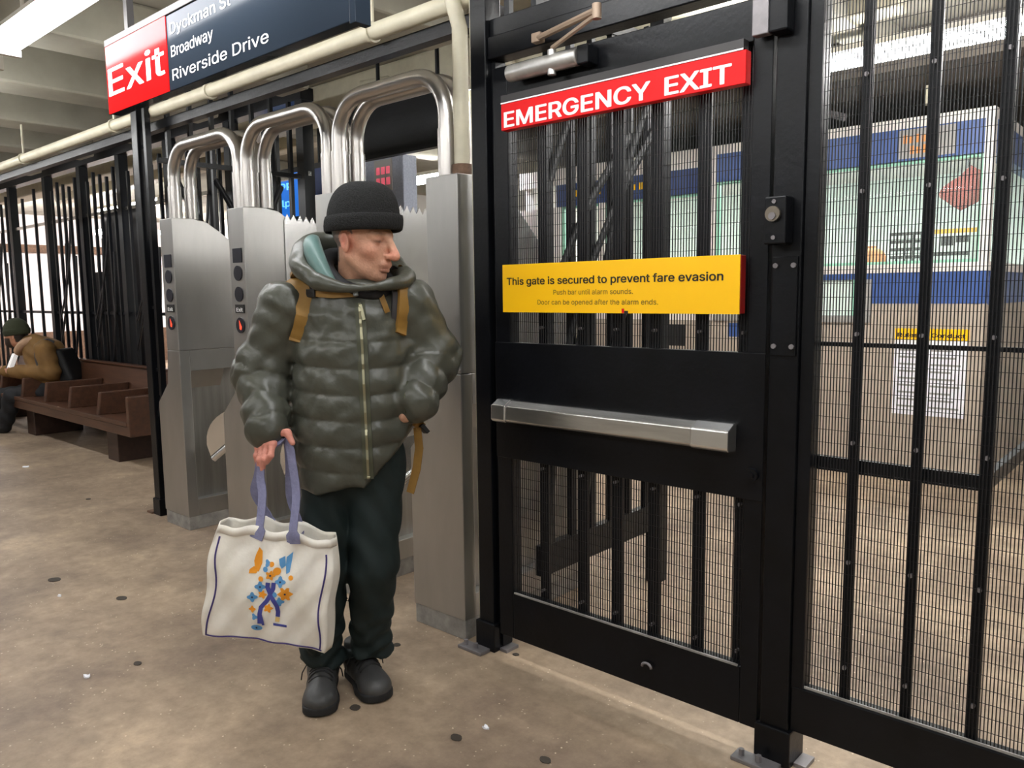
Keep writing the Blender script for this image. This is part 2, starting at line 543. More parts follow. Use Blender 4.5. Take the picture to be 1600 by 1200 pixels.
# dark strike plate, hinge block and key switch on the right-hand post
MB().box(-0.948, -0.875, YG - .006, YG - .0005, 1.235, 1.515).build('strike_plate', 'black_paint', fr, bevel=.002)
for (x, z) in ((-.938, 1.262), (-.886, 1.262), (-.938, 1.49), (-.886, 1.49)):
    MB().cyl((x, YG - .006, z), (x, YG - .012, z), .0075, 8).build('bolt', 'worn_metal', fr)
kb = MB().box(-0.955, -0.893, YG - .055, YG - .0005, 1.548, 1.678).build('key_switch_box', 'black_paint', fr, bevel=.004)
MB().cyl((-.927, YG - .055, 1.63), (-.927, YG - .066, 1.63), .021, 20).build('key_cylinder', 'brass', kb)
MB().cyl((-.927, YG - .066, 1.624), (-.927, YG - .070, 1.624), .010, 12).build('key_plug', 'worn_metal', kb)
for z in (1.566, 1.664):
    MB().cyl((-.927, YG - .055, z), (-.927, YG - .058, z), .006, 8).build('screw', 'worn_metal', kb)
hb = MB().box(-0.958, -0.905, YG - .05, YG - .0005, 2.115, 2.215).build('magnet_block', 'black_paint', fr, bevel=.006)
MB().box(-1.008, -0.9605, YG - .045, YG - .015, 2.118, 2.215).build('magnet_plate', 'worn_metal', fr, bevel=.003)

gd = thing('emergency_gate', 'black steel mesh emergency exit gate with silver push bar', 'gate', (-1.5, YG, 0.08))
DY0, DY1 = YG, YG + .045
MB().box(-2.028, -1.958, DY0, DY1, 0.085, 2.235).build('stile', 'black_paint', gd, bevel=.003)
MB().box(-1.022, -0.964, DY0, DY1, 0.085, 2.235).build('stile', 'black_paint', gd, bevel=.003)
MB().box(-1.9575, -1.0225, DY0, DY1, 2.118, 2.235).build('top_rail', 'black_paint', gd, bevel=.003)
MB().box(-1.9575, -1.0225, DY0, DY1, 0.085, 0.268).build('bottom_rail', 'black_paint', gd, bevel=.003)
MB().box(-2.028, -0.962, DY0 - .006, DY0 - .0005, 0.80, 1.24).build('push_plate', 'black_paint', gd, bevel=.002)
MB().box(-1.9575, -1.0225, DY0 + .002, DY1, 0.80, 1.238).build('lock_rail', 'black_paint', gd)
MB().box(-1.95, -1.03, DY0 - .003, DY0 + .003, .268, .274).build('mesh_ledge', 'scuffed_steel', gd)
bar0 = None
for x in (-1.985, -1.835, -1.655, -1.507, -1.358, -1.195, -1.05):
    for (z0, z1) in ((.24, .80), (1.236, 2.12)):
        MB().box(x - .022, x + .022, DY1 + .001, DY1 + .010, z0, z1).build('flat_bar', 'black_fence', gd)
        for zz in (z0 + .06, z1 - .03):
            if not (2.05 < zz):
                MB().cyl((x, DY1 + .001, zz), (x, DY0 + .026, zz), .0055, 8).build('bolt', 'worn_metal', gd)
def wire_mesh(x0, x1, z0, z1, y, px, pz, rw, name, parent, jitter=0.0):
    m_ = MB()
    n = int(round((x1 - x0) / px))
    for i in range(1, n):
        x = x0 + (x1 - x0) * i / n
        m_.box(x - rw, x + rw, y - rw, y + rw, z0, z1)
    nz = int(round((z1 - z0) / pz))
    for j in range(1, nz):
        z = z0 + (z1 - z0) * j / nz
        m_.box(x0, x1, y + rw, y + rw * 2.2, z - rw * .5, z + rw * .5)
    return stuff(m_.build(name, 'black_wire', parent))
wire_mesh(-1.958, -1.022, .268, .80, DY0 + .018, .0098, .0375, .0013, 'wire_mesh', gd)
wire_mesh(-1.958, -1.022, 1.24, 2.118, DY0 + .018, .0098, .0375, .0013, 'wire_mesh', gd)
for (x, z) in ((-1.0, 1.262), (-1.01, .835)):
    pass
bolt = MB().cyl((-.995, DY0 - .006, .878), (-.995, DY0 - .018, .878), .021, 16)
bolt.cyl((-.995, DY0 - .018, .878), (-.995, DY0 - .024, .878), .012, 6)
bolt.build('round_bolt', 'black_paint', gd, smooth='auto')
bb = MB().tube([(-1.35 + .018 * math.cos(a), DY0 - .010, .165 + .015 * math.sin(a)) for a in np.linspace(0, math.pi, 8)], .005, 6)
bb.build('eye_bolt', 'worn_metal', gd, smooth=True)
# push bar
pb = MB()
prof = [(0.0, .043), (-.022, .043), (-.058, .024), (-.060, -.030), (-.05, -.040), (0.0, -.043)]
def profx(x, sc=1.0):
    return [(x, DY0 - .007 + a * sc, .985 + b * sc) for a, b in prof]
pb.prism(profx(-1.93, .93), profx(-1.17, .93))
pbo = pb.build('push_bar', 'push_steel', gd, bevel=.003)
for (x0, x1) in ((-2.0, -1.9305), (-1.1695, -1.045)):
    MB().prism(profx(x0), profx(x1)).build('bar_end_cap', 'bright_steel', pbo, bevel=.004)
# emergency exit sign on the gate
es = MB().box(-1.957, -1.028, DY0 - .034, DY0 - .001, 2.0, 2.092).build('emergency_exit_sign', 'red_sign', gd, bevel=.002)
MB().box(-1.957, -1.036, DY0 - .036, DY0 - .0345, 2.092, 2.0965).build('white_edge', 'white_print', es)
MB().box(-1.957, -1.036, DY0 - .034, DY0 - .002, 2.097, 2.122).build('sign_back_strip', 'sign_edge', es)
text('lettering', 'EMERGENCY', 'white_print', es, (-1.940, DY0 - .0352, 2.010), (1, 0, 0), (0, 0, 1), .600, .073, bold=.022)
text('lettering', 'EXIT', 'white_print', es, (-1.285, DY0 - .0352, 2.010), (1, 0, 0), (0, 0, 1), .212, .073, bold=.022)
# yellow notice on the gate
ys = MB().box(-1.957, -1.03, DY0 - .032, DY0 - .001, 1.354, 1.524).build('yellow_notice', 'dark_red', gd, bevel=.002)
MB().box(-1.958, -1.032, DY0 - .036, DY0 - .0325, 1.353, 1.525).build('notice_face', 'yellow_sign', ys)
TY = DY0 - .0368
text('lettering', 'This gate is secured to prevent fare evasion', 'black_print', ys, (-1.936, TY, 1.452), (1, 0, 0), (0, 0, 1), .852, .036, bold=.017)
text('lettering', 'Push bar until alarm sounds.', 'grey_print', ys, (-1.72, TY, 1.415), (1, 0, 0), (0, 0, 1), .325, .024)
text('lettering', 'Door can be opened after the alarm ends.', 'grey_print', ys, (-1.792, TY, 1.381), (1, 0, 0), (0, 0, 1), .490, .024)
MB().box(-1.437, -1.428, TY - .001, TY, 1.354, 1.368).build('red_mark', 'red_sign', ys)
MB().box(-1.427, -1.413, TY - .001, TY, 1.352, 1.361).build('chip', 'black_print', ys)
# door closer
cl = MB().tube([(-1.905, DY0 - .045, 2.185), (-1.60, DY0 - .045, 2.185)], .029, 18).build('door_closer', 'closer_silver', gd, smooth='auto', bevel=.004)
MB().box(-1.6, -1.555, DY0 - .06, DY0 - .001, 2.155, 2.215).build('closer_end', 'black_paint', cl, bevel=.004)
MB().box(-1.87, -1.62, DY0 - .03, DY0 - .001, 2.165, 2.205).build('closer_bracket', 'black_paint', cl)
MB().cyl((-1.71, DY0 - .05, 2.145), (-1.71, DY0 - .05, 2.225), .015, 12).build('spindle', 'closer_silver', cl, smooth='auto')
MB().tube([(-1.71, DY0 - .05, 2.232), (-1.42, DY0 - .20, 2.235)], .009, 6, flat=.006).build('closer_arm', 'arm_tan', cl)
MB().tube([(-1.42, DY0 - .20, 2.247), (-1.80, DY0 - .01, 2.292)], .011, 8).build('closer_arm', 'arm_tan', cl, smooth='auto')
MB().cyl((-1.42, DY0 - .20, 2.222), (-1.42, DY0 - .20, 2.265), .014, 12).build('elbow_pin', 'arm_tan', cl, smooth='auto')
MB().box(-1.825, -1.785, DY0 - .022, DY0 + .008, 2.277, 2.31).build('arm_foot', 'arm_tan', cl, bevel=.004)

# ------------------------------------------------------------------ mesh fence panel right of the gate
fp = thing('mesh_fence_panel', 'black wire mesh fence panel at the right edge of the view', 'fence', (0.2, YG, 0.0))
FX0, FX1 = -0.866, 1.30
MB().box(FX0, FX1, YG + .012, YG + .062, 0.115, 0.255).build('bottom_rail', 'black_paint', fp, bevel=.003)
MB().box(FX0, FX0 + .035, YG + .012, YG + .07, .256, 2.95).build('side_angle', 'black_paint', fp)
MB().box(FX1 - .05, FX1, YG + .012, YG + .07, 0.0, 2.95).build('side_angle', 'black_paint', fp)
MB().box(FX0, FX1, YG + .012, YG + .062, 2.951, 3.05).build('top_rail', 'black_paint', fp)
MB().box(FX0 + .036, FX1 - .051, YG + .018, YG + .022, .256, .263).build('mesh_ledge', 'scuffed_steel', fp)
fb = None
for i in range(13):
    x = -.722 + i * .1615
    if fb is None:
        fb = MB().box(x - .0135, x + .0135, YG + .036, YG + .05, .256, 2.95).build('flat_bar', 'black_fence', fp)
    else:
        share(fb, dx=i * .1615)
    for z in (.35, .66, 1.0, 1.3, 1.68, 1.98):
        if i < 5:
            MB().cyl((x, YG + .036, z), (x, YG + .026, z), .006, 8).build('bolt', 'worn_metal', fp)
wire_mesh(FX0 + .03, FX1 - .05, .256, 2.95, YG + .026, .0083, .037, .00125, 'wire_mesh', fp)
rl = thing('guard_rail', 'low black guard rail behind the right mesh panel, turning towards the booth', 'rail', (-0.6, 2.26, 0))
MB().box(-.866, -.40, 2.258, 2.278, .905, .945).build('rail', 'black_fence', rl)
MB().box(-.866, 1.2, 2.260, 2.272, 1.262, 1.274).build('thin_rail', 'black_fence', rl)
MB().box(-.42, -.40, 2.279, 5.2, .905, .945).build('rail', 'black_fence', rl)
MB().box(-.425, -.395, 5.201, 5.23, 0, .95).build('rail_post', 'black_fence', rl)

# ------------------------------------------------------------------ turnstile cabinets
def side_poly(x, pts):
    return [(x, y, z) for y, z in pts]
CABX = [-4.60, -3.80, -3.00, -2.215]      # right-hand side of each cabinet
CABLAB = ['leftmost stainless steel turnstile cabinet beside the black post',
          'second steel turnstile cabinet from the left, left of the standing man',
          'third steel turnstile cabinet, mostly hidden behind the standing man',
          'rightmost steel turnstile cabinet against the gate frame']
TOP = [(2.18, 1.885), (2.31, 1.888), (2.39, 1.875), (2.46, 1.832), (2.53, 1.78), (2.70, 1.62), (2.86, 1.46), (3.05, 1.40)]
def teeth(x, y0, z0, y1, z1, n, h, drop, th=.004):
    """serrated plate standing on a slope"""
    top = []
    for i in range(n):
        a, b_ = i / n, (i + .5) / n
        top.append((y0 + (y1 - y0) * a, z0 + (z1 - z0) * a))
        top.append((y0 + (y1 - y0) * b_, z0 + (z1 - z0) * b_ + h))
    top.append((y1, z1))
    poly = top + [(y1, z1 - drop), (y0, z0 - drop)]
    return MB().prism(side_poly(x, poly), side_poly(x + th, poly))
for ci, xr in enumerate(CABX):
    t = thing('turnstile_cabinet', CABLAB[ci], 'turnstile', (xr - .15, 2.6, 0), 'turnstile cabinets in a row')
    xa = xr - (.155 if ci < 3 else .18)
    # tall upper fin with the sloping back
    up = TOP + [(3.05, 1.106), (2.18, 1.106)]
    MB().prism(side_poly(xa, up), side_poly(xr, up)).build('upper_body', 'steel', t, bevel=.003)
    # lower body with the step to the left, front view outline
    xl = xr - .315
    out = [(xa, 1.104), (xr, 1.104), (xr, .085), (xl, .085), (xl, .77), (xa - .02, .90)]
    fpoly = lambda y: [(x, y, z) for x, z in out]
    out_f = [(xa, 1.104), (xr - .001, 1.104), (xr - .001, .085), (xl, .085), (xl, .77), (xa - .02, .90)]
    MB().prism([(x, 2.18, z) for x, z in out_f], [(x, 2.245, z) for x, z in out_f]).build('front_body', 'steel', t, bevel=.003)
    # recessed passage side behind the front body
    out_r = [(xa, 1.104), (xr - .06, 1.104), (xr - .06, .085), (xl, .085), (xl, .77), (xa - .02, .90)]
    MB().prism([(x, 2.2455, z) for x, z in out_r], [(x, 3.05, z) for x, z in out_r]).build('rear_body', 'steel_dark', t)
    # the box that carries the turning arms
    hb_ = [(2.246, 1.104), (3.0, 1.104), (3.0, .98), (2.92, .87), (2.246, .87)]
    hb2 = [(2.246, 1.104), (3.0, 1.104), (3.0, .98), (2.246, .98)]
    MB().prism(side_poly(xr - .0595, hb2), side_poly(xr - .002, hb2)).build('mechanism_box', 'steel', t, bevel=.002)
    MB().prism([(xr - .0595, 2.246, .979), (xr - .002, 2.246, .979), (xr - .059, 2.246, .87)],
               [(xr - .0595, 2.46, .979), (xr - .002, 2.46, .979), (xr - .059, 2.46, .87)]).build('sloped_panel', 'steel', t)
    MB().box(xr - .0595, xr - .003, 2.246, 3.0, .085, .185).build('lower_step', 'steel', t, bevel=.002)
    # base plinth
    MB().box(xl + .004, xr - .004, 2.184, 3.046, 0, .084).build('base_plinth', 'scuffed_steel', t, bevel=.003)
    # end-face fittings
    if ci < 3:
        xc = (xa + xr) / 2 + .005
        fy = 2.18
        MB().box(xc - .045, xc + .045, fy - .004, fy - .0005, 1.60, 1.675).build('display_window', 'lens_dark', t)
        for z in (1.545, 1.435):
            MB().cyl((xc, fy - .0005, z), (xc, fy - .006, z), .040, 20).build('indicator_lens', 'lens_dark', t)
        pl = MB().box(xc - .045, xc + .045, fy - .004, fy - .0005, 1.335, 1.38).build('exit_plate', 'black_print', t)
        text('lettering', 'Exit', 'white_print', pl, (xc - .03, fy - .0048, 1.343), (1, 0, 0), (0, 0, 1), .062, .028, bold=.02)
        ln = MB().cyl((xc, fy - .0005, 1.27), (xc, fy - .006, 1.27), .042, 20).build('signal_lens', 'lens_dark', t)
        MB().prism([(xc - .006, fy - .0068, 1.298), (xc + .018, fy - .0068, 1.262), (xc + .012, fy - .0068, 1.245), (xc - .004, fy - .0068, 1.25)],
                   [(xc - .006, fy - .0072, 1.298), (xc + .018, fy - .0072, 1.262), (xc + .012, fy - .0072, 1.245), (xc - .004, fy - .0072, 1.25)]).build('red_arrow', 'lamp_red', ln)
    else:
        MB().box(xa + .002, xr - .002, 2.1785, 2.1798, 1.118, 1.126).build('seam_strip', 'bright_steel', t)
    # serrated anti-climb plate on the passage side
    if ci in (1, 2):
        teeth(xr + .002, 2.42, 1.83, 2.98, 1.80, 14, .035, .42).build('serrated_plate', 'bright_steel', t)
    # three-arm barrier with crescent sleeve, carried on the left flank
    if ci > 0:
        hub = np.array([xa - .045, 2.60, .90])
        MB().tube([(xa - .002, 2.66, .96), tuple(hub)], .055, 18).build('arm_hub', 'steel_dark', t, smooth='auto')
        d0 = np.array([-.46, -.30, -.44])
        for an, d in enumerate((d0, np.array([-.62, .05, .02]), np.array([-.30, .42, -.45]))):
            d = d / np.linalg.norm(d)
            ln_ = (.72, .5, .5)[an]
            MB().tube([hub, hub + d * ln_], .021, 12).build('barrier_arm', 'bright_steel', t, smooth='auto')
            if an == 0:
                upv = np.array([-.348, -.47, .68])
                upv = upv - d * (upv @ d)
                upv /= np.linalg.norm(upv)
                n_ = 16
                prof_ = [(.16 + .56 * i / n_, .024) for i in range(n_ + 1)] + [(.72 - .56 * i / n_, .024 + .15 * math.sin(math.pi * (i / n_) ** .7)) for i in range(1, n_)]
                nn = np.cross(d, upv)
                MB().prism([hub + d * s_ + upv * q_ - nn * .004 for s_, q_ in prof_], [hub + d * s_ + upv * q_ + nn * .004 for s_, q_ in prof_]).build('crescent_sleeve', 'bright_steel', t)

# arches of bent tube bridging each passage
ARL = ['bent steel tube arch between the two left turnstile cabinets',
       'middle bent steel tube arch left of the knit hat',
       'right bent steel tube arch above the standing man, ending at the gate-side cabinet']
def arch_path(x0, x1, y, z0, z1, rc=.17):
    p = [(x0, y, z0), (x0, y, z1 - rc)]
    for a in np.linspace(math.pi, math.pi / 2, 8)[1:]:
        p.append((x0 + rc + rc * math.cos(a), y, z1 - rc + rc * math.sin(a)))
    for a in np.linspace(math.pi / 2, 0, 8):
        p.append((x1 - rc + rc * math.cos(a), y, z1 - rc + rc * math.sin(a)))
    p.append((x1, y, z0))
    return p
for i, (xa, xb) in enumerate(((-4.675, -3.925), (-3.845, -3.125), (-3.045, -2.335))):
    t = thing('passage_arch', ARL[i], 'arch', ((xa + xb) / 2, 2.29, 1.89), 'turnstile arches')
    for y in (2.245, 2.345):
        tb = MB().tube(arch_path(xa, xb, y, 1.889, 2.30), .034, 16).build('bent_tube', 'tube_steel', t, smooth='auto')
        for x in (xa, xb):
            MB().cyl((x, y, 1.889), (x, y, 2.075), .0375, 18).build('tube_sleeve', 'tube_steel', tb, smooth='auto')

# ------------------------------------------------------------------ fences
def curved_bar(p0, p1, bulge, axis, n=14):
    """bar that leaves one upright and swings over to another"""
    out = []
    for i in range(n + 1):
        s_ = i / n
        q = np.array(p0) * (1 - s_) + np.array(p1) * s_
        q[axis] += bulge * math.sin(math.pi * s_)
        out.append(q)
    return out
lf = thing('bar_fence', 'tall black bar fence with curved branch bars behind the bench', 'fence', (-9, 3.45, 0))
posts = [-12.9, -11.65, -10.38, -9.32, -8.30, -7.25, -6.15, -5.10]
p0 = MB().box(posts[0] - .045, posts[0] + .045, 3.41, 3.50, 0, 2.84).build('fence_post', 'black_fence', lf)
for x in posts[1:]:
    share(p0, dx=x - posts[0])
MB().box(-14, -5.05, 3.40, 3.51, 2.84, 2.93).build('top_beam', 'black_fence', lf)
MB().box(-14, -5.05, 3.44, 3.47, 2.30, 2.335).build('rail', 'bright_steel', lf)
MB().box(-14, -5.05, 3.44, 3.47, 1.25, 1.28).build('rail', 'black_fence', lf)
MB().box(-14, -5.05, 3.44, 3.47, .12, .17).build('rail', 'black_fence', lf)
u0 = None
for pi in range(len(posts) - 1):
    a, b_ = posts[pi], posts[pi + 1]
    n = 2 if pi == 1 else 5
    for q in range(n):
        x = a + (b_ - a) * (q + 1) / (n + 1)
        if u0 is None:
            u0 = MB().box(x - .014, x + .014, 3.425, 3.453, .10, 2.70).build('upright_bar', 'black_fence', lf)
            ux = x
        else:
            share(u0, dx=x - ux, dz=.04 * ((q * 2) % 3) - .03)
    if pi not in (1,):
        sp_ = (b_ - a) / 6
        for (q0, z0, q1, z1, bl) in ((1, .9, 3, 2.05, .09), (1.2, 1.2, 4, 2.3, .10), (2.6, .4, 4.6, 1.9, .08)):
            MB().tube(curved_bar((a + sp_ * q0, 3.425, z0), (a + sp_ * q1, 3.425, z1), bl, 0), .018, 6, flat=.010).build('branch_bar', 'black_fence', lf, smooth='auto')
bd = tag(MB().box(-9.27, -8.36, 3.62, 3.68, .35, 2.36).build('black_board', 'black_paint', bevel=.004), 'tall black board standing behind the bar fence above the bench', 'board')
bd2 = tag(MB().box(-10.0, -9.36, 3.62, 3.68, .35, 1.72).build('black_board', 'black_paint', bevel=.004), 'lower black board behind the bar fence by the seated person', 'board')
for q in (bd, bd2):
    MB().box(q.bound_box[0][0], q.bound_box[4][0], 3.63, 3.67, 0, .348).build('board_foot', 'black_paint', q)

def cross_fence(x, y0, y1, ztop, name_label, n, n_end_post, rails, branches, zlow=.10):
    t = thing('bar_fence', name_label, 'fence', (x, (y0 + y1) / 2, 0))
    first = None
    for i in range(n):
        y = y0 + (y1 - y0) * (i + .5) / n
        if first is None:
            first, fy_ = MB().box(x - .013, x + .013, y - .013, y + .013, zlow, ztop).build('upright_bar', 'black_fence', t), y
        else:
            share(first, dy=y - fy_)
    for (z0, z1) in rails:
        MB().box(x - .018, x + .018, y0, y1, z0, z1).build('rail', 'black_fence', t)
    for y in n_end_post:
        MB().box(x - .035, x + .035, y - .035, y + .035, 0, ztop + .08).build('end_post', 'black_fence', t)
    for (ya, za, yb, zb, bl) in branches:
        MB().tube(curved_bar((x + .02, ya, za), (x + .02, yb, zb), bl, 1), .021, 6, flat=.010, up=(0, 1, 0)).build('branch_bar', 'black_fence', t, smooth='auto')
    return t
cross_fence(-5.05, 2.33, 3.37, 2.80, 'black bar fence running back from the left turnstile cabinet', 7, (), ((2.27, 2.30), (.27, .33)),
            ((2.40, 2.25, 2.85, 1.60, -.05), (2.70, 2.2, 2.95, 1.55, .05), (3.2, 2.2, 2.95, 1.4, -.05)))
cross_fence(-1.985, 2.38, 3.24, 2.60, 'black branching bar fence seen through the emergency gate', 6, (3.28,), ((.275, .40), (2.5, 2.56)),
            ((2.42, .40, 2.66, 1.3, -.06), (2.66, .42, 3.0, 1.4, -.07), (2.42, 1.35, 3.0, 2.1, -.06), (2.55, 1.2, 3.25, 2.2, -.08), (2.40, 1.75, 2.72, 2.35, -.03), (2.80, 1.5, 3.27, 2.45, -.05)), zlow=.30)
# slim black post next to the left cabinet
sp = thing('fence_post', 'slim black steel post left of the leftmost turnstile cabinet', 'post', (-5.10, 2.25, 0))
MB().box(-5.155, -5.075, 2.22, 2.30, .0, 2.84).build('post', 'black_paint', sp, bevel=.004)
MB().box(-5.165, -5.065, 2.21, 2.31, 0, .11).build('post_sleeve', 'black_paint', sp, bevel=.004)
MB().box(-5.025, -4.992, 2.235, 2.27, .80, 2.84).build('side_bar', 'black_paint', sp)
MB().tube([(-5.008, 2.252, .80), (-5.075, 2.252, .66)], .018, 4).build('side_bar_foot', 'black_paint', sp)
for z in (.95, 1.35, 2.35):
    MB().box(-5.075, -5.025, 2.245, 2.26, z, z + .02).build('spacer', 'black_paint', sp)
MB().box(-5.24, -5.166, 2.20, 2.26, 0, .012).build('base_plate', 'rust_brown', sp)

# ------------------------------------------------------------------ pipes and overhead rail
hp_ = thing('conduit_pipe', 'cream painted conduit running along the top of the turnstile line', 'pipe', (-6, 2.30, 2.57))
MB().tube([(-16, 2.30, 2.568), (-2.30, 2.30, 2.568), (-2.155, 2.30, 2.568)], .036, 16).build('pipe_run', 'cream_paint', hp_, smooth='auto')
for x in (-12.5, -9.6, -7.4, -5.6, -2.86, -4.3):
    MB().cyl((x, 2.30, 2.568), (x + .022, 2.30, 2.568), .045, 16).build('pipe_clamp', 'cream_paint', hp_, smooth='auto')
    MB().box(x, x + .02, 2.295, 2.305, 2.60, ZC - .003 if x > -3 else 2.84).build('clamp_strap', 'cream_paint', hp_)
vp_ = thing('conduit_riser', 'cream painted vertical pipe rising from the rightmost turnstile cabinet', 'pipe', (-2.27, 2.275, 1.89))
MB().tube([(-2.268, 2.262, 1.889), (-2.268, 2.262, 2.45), (-2.29, 2.245, 2.56), (-2.36, 2.22, 2.70), (-2.45, 2.19, 2.95), (-2.45, 2.19, ZC)], .031, 16).build('riser', 'cream_paint', vp_, smooth='auto')
MB().cyl((-2.268, 2.262, 1.889), (-2.268, 2.262, 1.93), .040, 16).build('rusty_collar', 'rust_brown', vp_, smooth='auto')
v2 = tag(MB().tube([(-2.185, 2.25, 0.03), (-2.185, 2.25, ZC)], .013, 10).build('conduit_riser', 'cream_paint', smooth='auto'), 'thin cream pipe squeezed between the right cabinet and gate post', 'pipe')
tag(MB().box(-14, -2.145, 2.345, 2.40, 2.475, 2.53).build('overhead_rail', 'black_paint'), 'long black steel angle just under the cream conduit', 'rail')
# small pipes on the ceiling girder beyond
for i, x in enumerate((-3.62, -3.42)):
    tag(MB().tube([(x, 3.86, 2.45), (x, 3.86, ZC - .02)], .03, 10).build('vertical_pipe', 'cream_paint', smooth='auto'),
        ('left' if i == 0 else 'right') + ' of two short cream vertical pipes behind the right arch', 'pipe', 'short vertical pipes')
tag(MB().tube([(-4.9, 3.84, 3.0), (-4.6, 3.84, 2.98), (-4.42, 3.84, 2.9), (-4.35, 3.84, 2.76)], .022, 10).build('bent_conduit', 'cream_paint', smooth='auto'), 'bent cream conduit on the girder above the middle arch', 'pipe')

# ------------------------------------------------------------------ hanging exit sign
sg = thing('exit_sign', 'hanging red and slate station exit sign with white lettering', 'sign', (-3.0, 1.6, 2.27))
SX0, SX1, SZ0, SZ1 = -3.925, -2.085, 2.275, 2.575
SYF = 1.60
MB().box(SX0, SX1, SYF, SYF + .05, SZ0, SZ1).build('panel', 'sign_slate', sg, bevel=.003)
MB().box(SX0 - .002, -3.318, SYF - .004, SYF - .0005, SZ0, SZ1).build('red_field', 'sign_red', sg)
MB().box(SX0 - .004, SX1, SYF - .006, SYF + .056, SZ1 + .0005, SZ1 + .03).build('top_channel', 'sign_edge', sg, bevel=.002)
MB().box(SX1 + .0005, SX1 + .03, SYF - .006, SYF + .056, SZ0 - .01, SZ1 + .03).build('end_channel', 'sign_slate', sg, bevel=.002)
for x in (-3.72, -2.35):
    MB().box(x - .017, x + .017, SYF + .01, SYF + .04, SZ1 + .03, ZC).build('hanger', 'sign_edge', sg)
text('lettering', 'Exit', 'white_print', sg, (-3.905, SYF - .005, 2.352), (1, 0, 0), (0, 0, 1), .56, .17, bold=.012)
for (s_, z, x1) in (('Dyckman St', 2.495, -2.80), ('Broadway', 2.405, -2.94), ('Riverside Drive', 2.312, -2.555)):
    text('lettering', s_, 'white_print', sg, (-3.285, SYF - .0012, z), (1, 0, 0), (0, 0, 1), x1 + 3.285, .062, bold=.004)
MB().cyl((-2.10, SYF - .007, 2.42), (-2.10, SYF - .001, 2.42), .008, 8).build('screw', 'worn_metal', sg)

# ------------------------------------------------------------------ bench
bn = thing('wooden_bench', 'long brown wooden platform bench with seat dividers', 'bench', (-8.0, 3.0, 0))
BX0, BX1 = -11.3, -6.62
for q, (y0, y1) in enumerate(((2.66, 2.80), (2.803, 2.94), (2.943, 3.08), (3.083, 3.20))):
    MB().box(BX0, BX1, y0, y1, .365 - q * .006, .405 - q * .006).build('seat_plank', 'wood', bn, bevel=.006)
MB().box(BX0, BX1, 2.665, 2.70, .285, .364).build('front_rail', 'wood', bn, bevel=.004)
MB().prism([(BX0, 3.201, .40), (BX0, 3.24, .40), (BX0, 3.34, .745), (BX0, 3.30, .745)], [(BX1, 3.201, .40), (BX1, 3.24, .40), (BX1, 3.34, .745), (BX1, 3.30, .745)]).build('backrest', 'wood', bn, bevel=.005)
MB().box(BX0, BX1, 3.28, 3.355, .746, .765).build('back_cap', 'wood', bn, bevel=.004)
for x in (-6.66, -7.30, -7.98, -8.62, -9.30, -10.0, -10.6):
    MB().prism([(x - .03, 2.69, .402), (x - .03, 3.205, .39), (x - .03, 3.25, .60), (x - .03, 2.72, .60)],
               [(x + .03, 2.69, .402), (x + .03, 3.205, .39), (x + .03, 3.25, .60), (x + .03, 2.72, .60)]).build('seat_divider', 'wood', bn, bevel=.008)
MB().box(-6.62, -6.56, 2.66, 3.26, .285, .62).build('end_panel', 'wood', bn, bevel=.008)
for x in (-7.15, -9.25, -10.9):
    MB().box(x - .13, x + .10, 2.75, 3.22, 0, .284).build('bench_leg', 'wood_dark', bn, bevel=.006)

# ------------------------------------------------------------------ booth beyond the gate
bt = thing('station_booth', 'white and blue station agent booth with mint lit windows', 'booth', (-3.4, 7.4, 0))
BY = 6.5
BXL, BXR, BYB = -5.65, -1.24, 8.6
def bp_(name, m_, x0, x1, y0, y1, z0, z1, parent=None, bevel=0):
    return MB().box(x0, x1, y0, y1, z0, z1).build(name, m_, parent or bt, bevel=bevel)
bp_('front_base', 'booth_beige', BXL, BXR, BY, BY + .1, 0, 1.16)
bp_('right_base', 'booth_beige', BXR - .1, BXR, BY + .101, BYB, 0, 1.30)
bp_('left_base', 'booth_beige', BXL, BXL + .1, BY + .101, BYB, 0, 1.30)
bp_('rear_wall', 'booth_mint', BXL, BXR, BYB, BYB + .1, 0, 2.66)
bp_('booth_floor', 'booth_grey', BXL + .1, BXR - .1, BY + .101, BYB - .001, 0, .12)
bp_('booth_ceiling', 'booth_white', BXL + .1, BXR - .1, BY + .101, BYB - .001, 2.52, 2.60)
bp_('blue_band', 'booth_blue', -2.02, BXR, BY - .004, BY + .1, 1.31, 1.545)
bp_('blue_band', 'booth_blue', -3.36, -2.021, BY - .004, BY + .1, 1.50, 1.545)
bp_('right_blue_band', 'booth_blue', BXR - .1, BXR + .004, BY + .101, BYB, 1.301, 1.545)
bp_('apron', 'booth_beige', -2.02, BXR, BY, BY + .1, 1.161, 1.3095)
bp_('apron', 'booth_white', BXL, -3.36, BY, BY + .1, 1.161, 1.545)
bp_('sill', 'booth_white', BXL, BXR + .012, BY - .012, BY + .1, 1.546, 1.61)
bp_('right_sill', 'booth_white', BXR - .1, BXR + .012, BY + .101, BYB, 1.546, 1.61)
bp_('left_wall', 'booth_white', BXL, BXL + .1, BY + .101, BYB, 1.301, 2.66)
bp_('blue_fascia', 'booth_blue', -3.36, BXR - .055, BY - .006, BY + .1, 2.375, 2.61)
bp_('blue_fascia', 'booth_blue_dark', BXL + .5, -3.44, BY - .006, BY + .1, 2.30, 2.52)
bp_('white_fascia', 'booth_white', BXL, BXR + .004, BY - .008, BY + .1, 2.611, 2.685)
bp_('right_fascia', 'booth_blue', BXR - .1, BXR + .002, BY + .101, BYB, 2.375, 2.61)
bp_('right_white_fascia', 'booth_white', BXR - .1, BXR + .004, BY + .101, BYB, 2.611, 2.685)
bp_('fascia_filler', 'booth_white', BXL, -3.44, BY, BY + .1, 2.521, 2.610)
